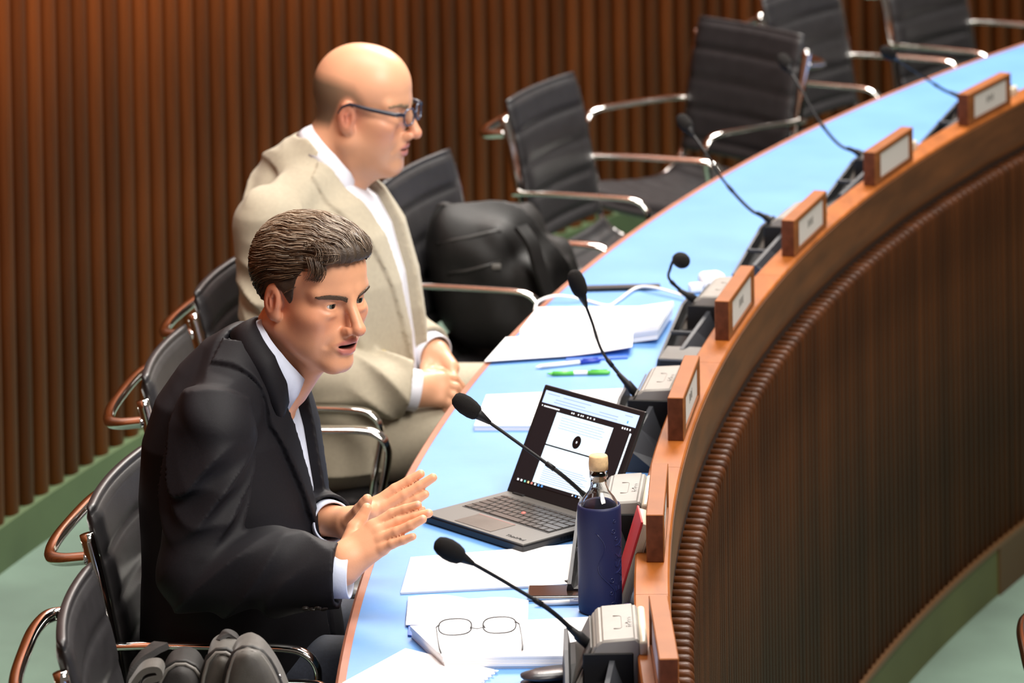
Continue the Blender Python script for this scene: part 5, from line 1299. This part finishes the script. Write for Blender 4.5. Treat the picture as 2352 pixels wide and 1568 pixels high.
# eyeglasses he wears
M_FRAME = mat('dark_blue_frame', (0.010, 0.013, 0.028), 0.3); M_FRONT = mat('steel_blue_rim', (0.035, 0.055, 0.10), 0.2, 0.4)
gl2 = thing('eyeglasses', 'dark-rimmed eyeglasses worn by the bald man', 'glasses', H2.c)
def hw_(x, y, z): return Vector(H2.w1(x, y, z)) - Vector(gl2.location)
for s in (1, -1):
    rm = []
    for i in range(26):
        a = 2 * PI * i / 26; c_, s_ = math.cos(a), math.sin(a)
        yy = s * (0.034 + 0.026 * math.copysign(abs(c_) ** 0.7, c_)); rm.append(hw_(0.112 - 0.006 * (abs(yy) / 0.06) ** 2 - 0.002 * s_, yy, 0.000 + 0.015 * math.copysign(abs(s_) ** 0.7, s_)))
    tube_obj('rim', rm, 0.0019, M_FRONT, gl2, 8, True)
    obj('lens', mesh_from('lens', [tuple(p) for p in rm], [tuple(range(len(rm)))], M_LENS), gl2)
    tube_obj('temple', [hw_(0.106, s * 0.062, 0.008), hw_(0.09, s * 0.074, 0.009), hw_(0.04, s * 0.082, 0.013), hw_(-0.004, s * 0.0835, 0.018), hw_(-0.020, s * 0.083, 0.010), hw_(-0.028, s * 0.080, -0.004)], [0.0044, 0.0048, 0.0044, 0.0034, 0.0028, 0.002], M_FRAME, gl2, 10)
tube_obj('bridge', [hw_(0.112, 0.009, 0.004), hw_(0.1155, 0, 0.007), hw_(0.112, -0.009, 0.004)], 0.0016, M_FRONT, gl2, 8)
# ring
rg = tube_obj('ring', [Vector(hp(775, 578, 7.434)) - Vector(man1.location) + Vector((0.0100 * math.cos(a) * 0.35, 0.0102 * math.sin(a), 0.0102 * math.cos(a))) for a in [2 * PI * i / 24 for i in range(24)]], 0.0011, M_CHROME, man1, 8, True)

# ================================================================== bags
M_GNYL = mat('grey_nylon', (0.088, 0.082, 0.072), 0.6, var=0.1, vscale=60, bump=0.25, bscale=900, sheen=0.2)
M_GNYLD = mat('dark_grey_nylon', (0.030, 0.028, 0.027), 0.65, var=0.1, vscale=60, bump=0.25, bscale=900)
M_ZIP = mat('zip_tape', (0.020, 0.019, 0.018), 0.5); M_PIPE = mat('grey_piping', (0.17, 0.16, 0.145), 0.5)
def arch_lobe(apex, hw, hy, zb, tilt=0.0, pw=2.2):
    """an arched pocket: pointed arch in the x-z plane, rounded in y; apex = (x, y, z) of its top"""
    ax_, ay, az = apex; zm = (az + zb) / 2; hz = (az - zb) / 2
    def f(p):
        q = p - V3(ax_, ay, zm); x = q[:, 0] - tilt * (q[:, 2] - hz); z = q[:, 2]
        up_ = np.clip(z / hz, -1, 1); wloc = hw * np.where(up_ > -0.2, np.sqrt(np.clip(1 - ((up_ + 0.2) / 1.2) ** 2, 0, 1)) * 0.92 + 0.08, 1.0)
        d = (np.abs(x) - np.maximum(wloc, 0.006)) * 0.75
        return smax(smax(d, np.abs(q[:, 1]) - hy, 0.03), np.abs(z) - hz, 0.012)
    return f
bag = thing('backpack', 'grey backpack standing on the chair at the bottom left', 'backpack', (-0.47, 6.87, 0.472))
ap1, ap2 = A3(at_y(572, 1470, 6.83)), A3(at_y(512, 1474, 6.88))
def wrk(f, a): return lambda p: f(p) - a * fnoise(p, 45.0) - a * 0.6 * fnoise(p * V3(1, 1, 0.4), 90.0)
l1 = arch_lobe(ap1, 0.062, 0.060, 0.476, -0.10); l2 = arch_lobe(ap2, 0.056, 0.062, 0.476, -0.12)
ap3 = A3(at_y(420, 1502, 6.90)); l3 = arch_lobe(ap3, 0.060, 0.065, 0.476, -0.05)
sdf_mesh('front_pocket', wrk(l1, 0.0025), ap1 - V3(0.11, 0.17, 0.42), ap1 + V3(0.13, 0.17, 0.03), 0.004, M_GNYL, bag)
sdf_mesh('main_compartment', wrk(l2, 0.0025), ap2 - V3(0.11, 0.17, 0.42), ap2 + V3(0.12, 0.17, 0.03), 0.004, M_GNYL, bag)
sdf_mesh('rear_compartment', wrk(l3, 0.003), ap3 - V3(0.11, 0.17, 0.42), ap3 + V3(0.12, 0.17, 0.03), 0.004, M_GNYLD, bag)
lp_ = arch_lobe(ap1 + V3(0.050, -0.03, -0.085), 0.036, 0.045, 0.476, -0.10)
sdf_mesh('small_pocket', wrk(lp_, 0.002), ap1 - V3(0.06, 0.17, 0.42), ap1 + V3(0.17, 0.17, 0.0), 0.004, M_GNYL, bag)
def seam(name, f, ap, y, hw, m, r, n=26):
    """piping along the arch of a pocket at depth y"""
    P_ = []
    for i in range(n):
        a = PI * (0.02 + 0.96 * i / (n - 1)); d_ = V3(-math.cos(a), 0, math.sin(a)); o_ = V3(ap[0], y, ap[2] - 0.13)
        t = np.linspace(0.0, 0.22, 220); dd = f(o_ + d_ * t[:, None]); k = int(np.argmax(dd > 0)); P_.append(Vector(o_ + d_ * (t[k] + 0.001)) - Vector(bag.location))
    tube_obj(name, P_, r, m, bag, 8)
for f_, ap, nm in ((l1, ap1, 'piping'), (l2, ap2, 'piping'), (l3, ap3, 'piping')):
    seam('piping', f_, ap, ap[1] - 0.046, 0.06, M_PIPE, 0.0030); seam('zip', f_, ap, ap[1] - 0.034, 0.06, M_ZIP, 0.0040)
def strap(name, pts, w, th_, m, par, wdir=(0, 1, 0)):
    P_ = spline(pts, 8); V, Fc = [], []
    for i, p in enumerate(P_):
        T = (P_[min(i + 1, len(P_) - 1)] - P_[max(i - 1, 0)]).normalized(); B_ = Vector(wdir); B_ = (B_ - T * B_.dot(T)).normalized(); N_ = T.cross(B_)
        for a, b in ((-w, -th_), (w, -th_), (w, th_), (-w, th_)): V.append(p + B_ * a + N_ * b - Vector(par.location))
    for i in range(len(P_) - 1):
        for j in range(4): Fc.append((i * 4 + j, i * 4 + (j + 1) % 4, (i + 1) * 4 + (j + 1) % 4, (i + 1) * 4 + j))
    Fc += [(3, 2, 1, 0), tuple((len(P_) - 1) * 4 + j for j in range(4))]
    me = mesh_from(name, V, Fc, m); fix_normals(me); return obj(name, me, par)
G = lambda u, v, y: at_y(u, v, y)
strap('shoulder_strap', [G(372, 1480, 6.86), G(352, 1492, 6.85), G(325, 1512, 6.84), G(302, 1545, 6.83), G(300, 1585, 6.83)], 0.022, 0.005, M_GNYLD, bag)
strap('shoulder_strap', [G(300, 1575, 6.76), G(330, 1535, 6.76), G(362, 1528, 6.76), G(368, 1545, 6.76), G(340, 1556, 6.76), G(325, 1580, 6.76)], 0.022, 0.005, M_GNYL, bag)
strap('carry_handle', [G(500, 1472, 6.90), G(520, 1456, 6.91), G(540, 1462, 6.92), G(548, 1478, 6.92)], 0.012, 0.003, M_GNYLD, bag)
tube_obj('zip_pull', [Vector(G(641, 1548, 6.80)) - Vector(bag.location), Vector(G(642, 1556, 6.80)) - Vector(bag.location)], 0.003, M_CHROME, bag, 8)

M_BNYL = mat('black_nylon', (0.0085, 0.008, 0.0078), 0.55, var=0.15, vscale=50, bump=0.3, bscale=500, spec=0.25)
bb_c = pol(10.335, seat(4.42), 0.475)
bk = thing('backpack', 'bulky black backpack leaning in the chair beyond the bald man', 'backpack', bb_c)
tq = -seat(4.44)
Mb = np.array([[math.cos(tq), -math.sin(tq), 0], [math.sin(tq), math.cos(tq), 0], [0, 0, 1]])
def bloc(p): return (p - A3(bb_c)) @ Mb
def bagf(p):
    q = bloc(p); x = q[:, 0] + 0.18 * (q[:, 2] - 0.1)
    q2 = np.stack([x, q[:, 1], q[:, 2]], 1)
    d = rbox(q2, (0.0, 0, 0.155), (0.115, 0.160, 0.155), 0.085)
    d = smin(d, rbox(q2, (0.085, 0, 0.115), (0.075, 0.135, 0.112), 0.05), 0.02)
    d = smin(d, rbox(q2, (0.01, 0, 0.262), (0.095, 0.14, 0.040), 0.038), 0.015)
    d = d - creases(q, (0.80, -0.60), 0.020, sa=9, sb=34, sy=16) - creases(q, (0.3, 0.95), 0.014, sa=10, sb=40, sy=22, seed=5) - 0.008 * fnoise(q, 22.0)
    return smax(d, 0.002 - q[:, 2], 0.01)
sdf_mesh('bag_body', bagf, A3(bb_c) - V3(0.30, 0.30, 0.02), A3(bb_c) + V3(0.32, 0.30, 0.40), 0.006, M_BNYL, bk, cull=1.3)
strap('carry_handle', [G(985, 560, 10.10), G(995, 505, 10.10), G(1012, 478, 10.11), G(1035, 478, 10.13), G(1048, 500, 10.14)], 0.016, 0.006, M_BNYL, bk)
strap('shoulder_strap', [G(1195, 520, 10.0), G(1222, 560, 9.98), G(1240, 620, 9.97), G(1262, 680, 9.97)], 0.020, 0.005, M_BNYL, bk, (0.6, 0.8, 0))
def bagray(u, v):
    a, b = A3(at_y(u, v, 9.5)), A3(at_y(u, v, 10.5)); t = np.linspace(0, 1, 900); d = bagf(a + (b - a) * t[:, None]); k = int(np.argmax(d < 0)); return Vector(a + (b - a) * (t[k] if d[k] < 0 else 0.5))
tube_obj('zip', [bagray(u, v) - Vector(bk.location) for u, v in [(1005, 560), (1040, 552), (1080, 545), (1120, 535), (1150, 530)]], 0.0045, M_ZIP, bk, 8)
tube_obj('zip', [bagray(u, v) - Vector(bk.location) for u, v in [(1030, 628), (1070, 622), (1110, 612), (1150, 600)]], 0.0045, M_ZIP, bk, 8)
bl_ = bagray(1140, 612); o = bm_obj('buckle', box_bm(0.022, 0.012, 0.014, 0.003, 2), M_GREYSIDE, bk, True, bl_ - Vector(bk.location))

wp = Z(1441, 1398, ZT); wpo = sdf_mesh('candy_wrapper', lambda p: el(p, (wp.x, wp.y, ZT + 0.006), (0.008, 0.006, 0.0055)) - 0.002 * fnoise(p, 400.0), (wp.x - 0.02, wp.y - 0.02, ZT - 0.004), (wp.x + 0.02, wp.y + 0.02, ZT + 0.02), 0.0012, mat('purple_foil', (0.16, 0.12, 0.42), 0.25, 0.3), None)
tag(wpo, 'small crumpled purple wrapper at the foot of the blue bottle', 'wrapper')
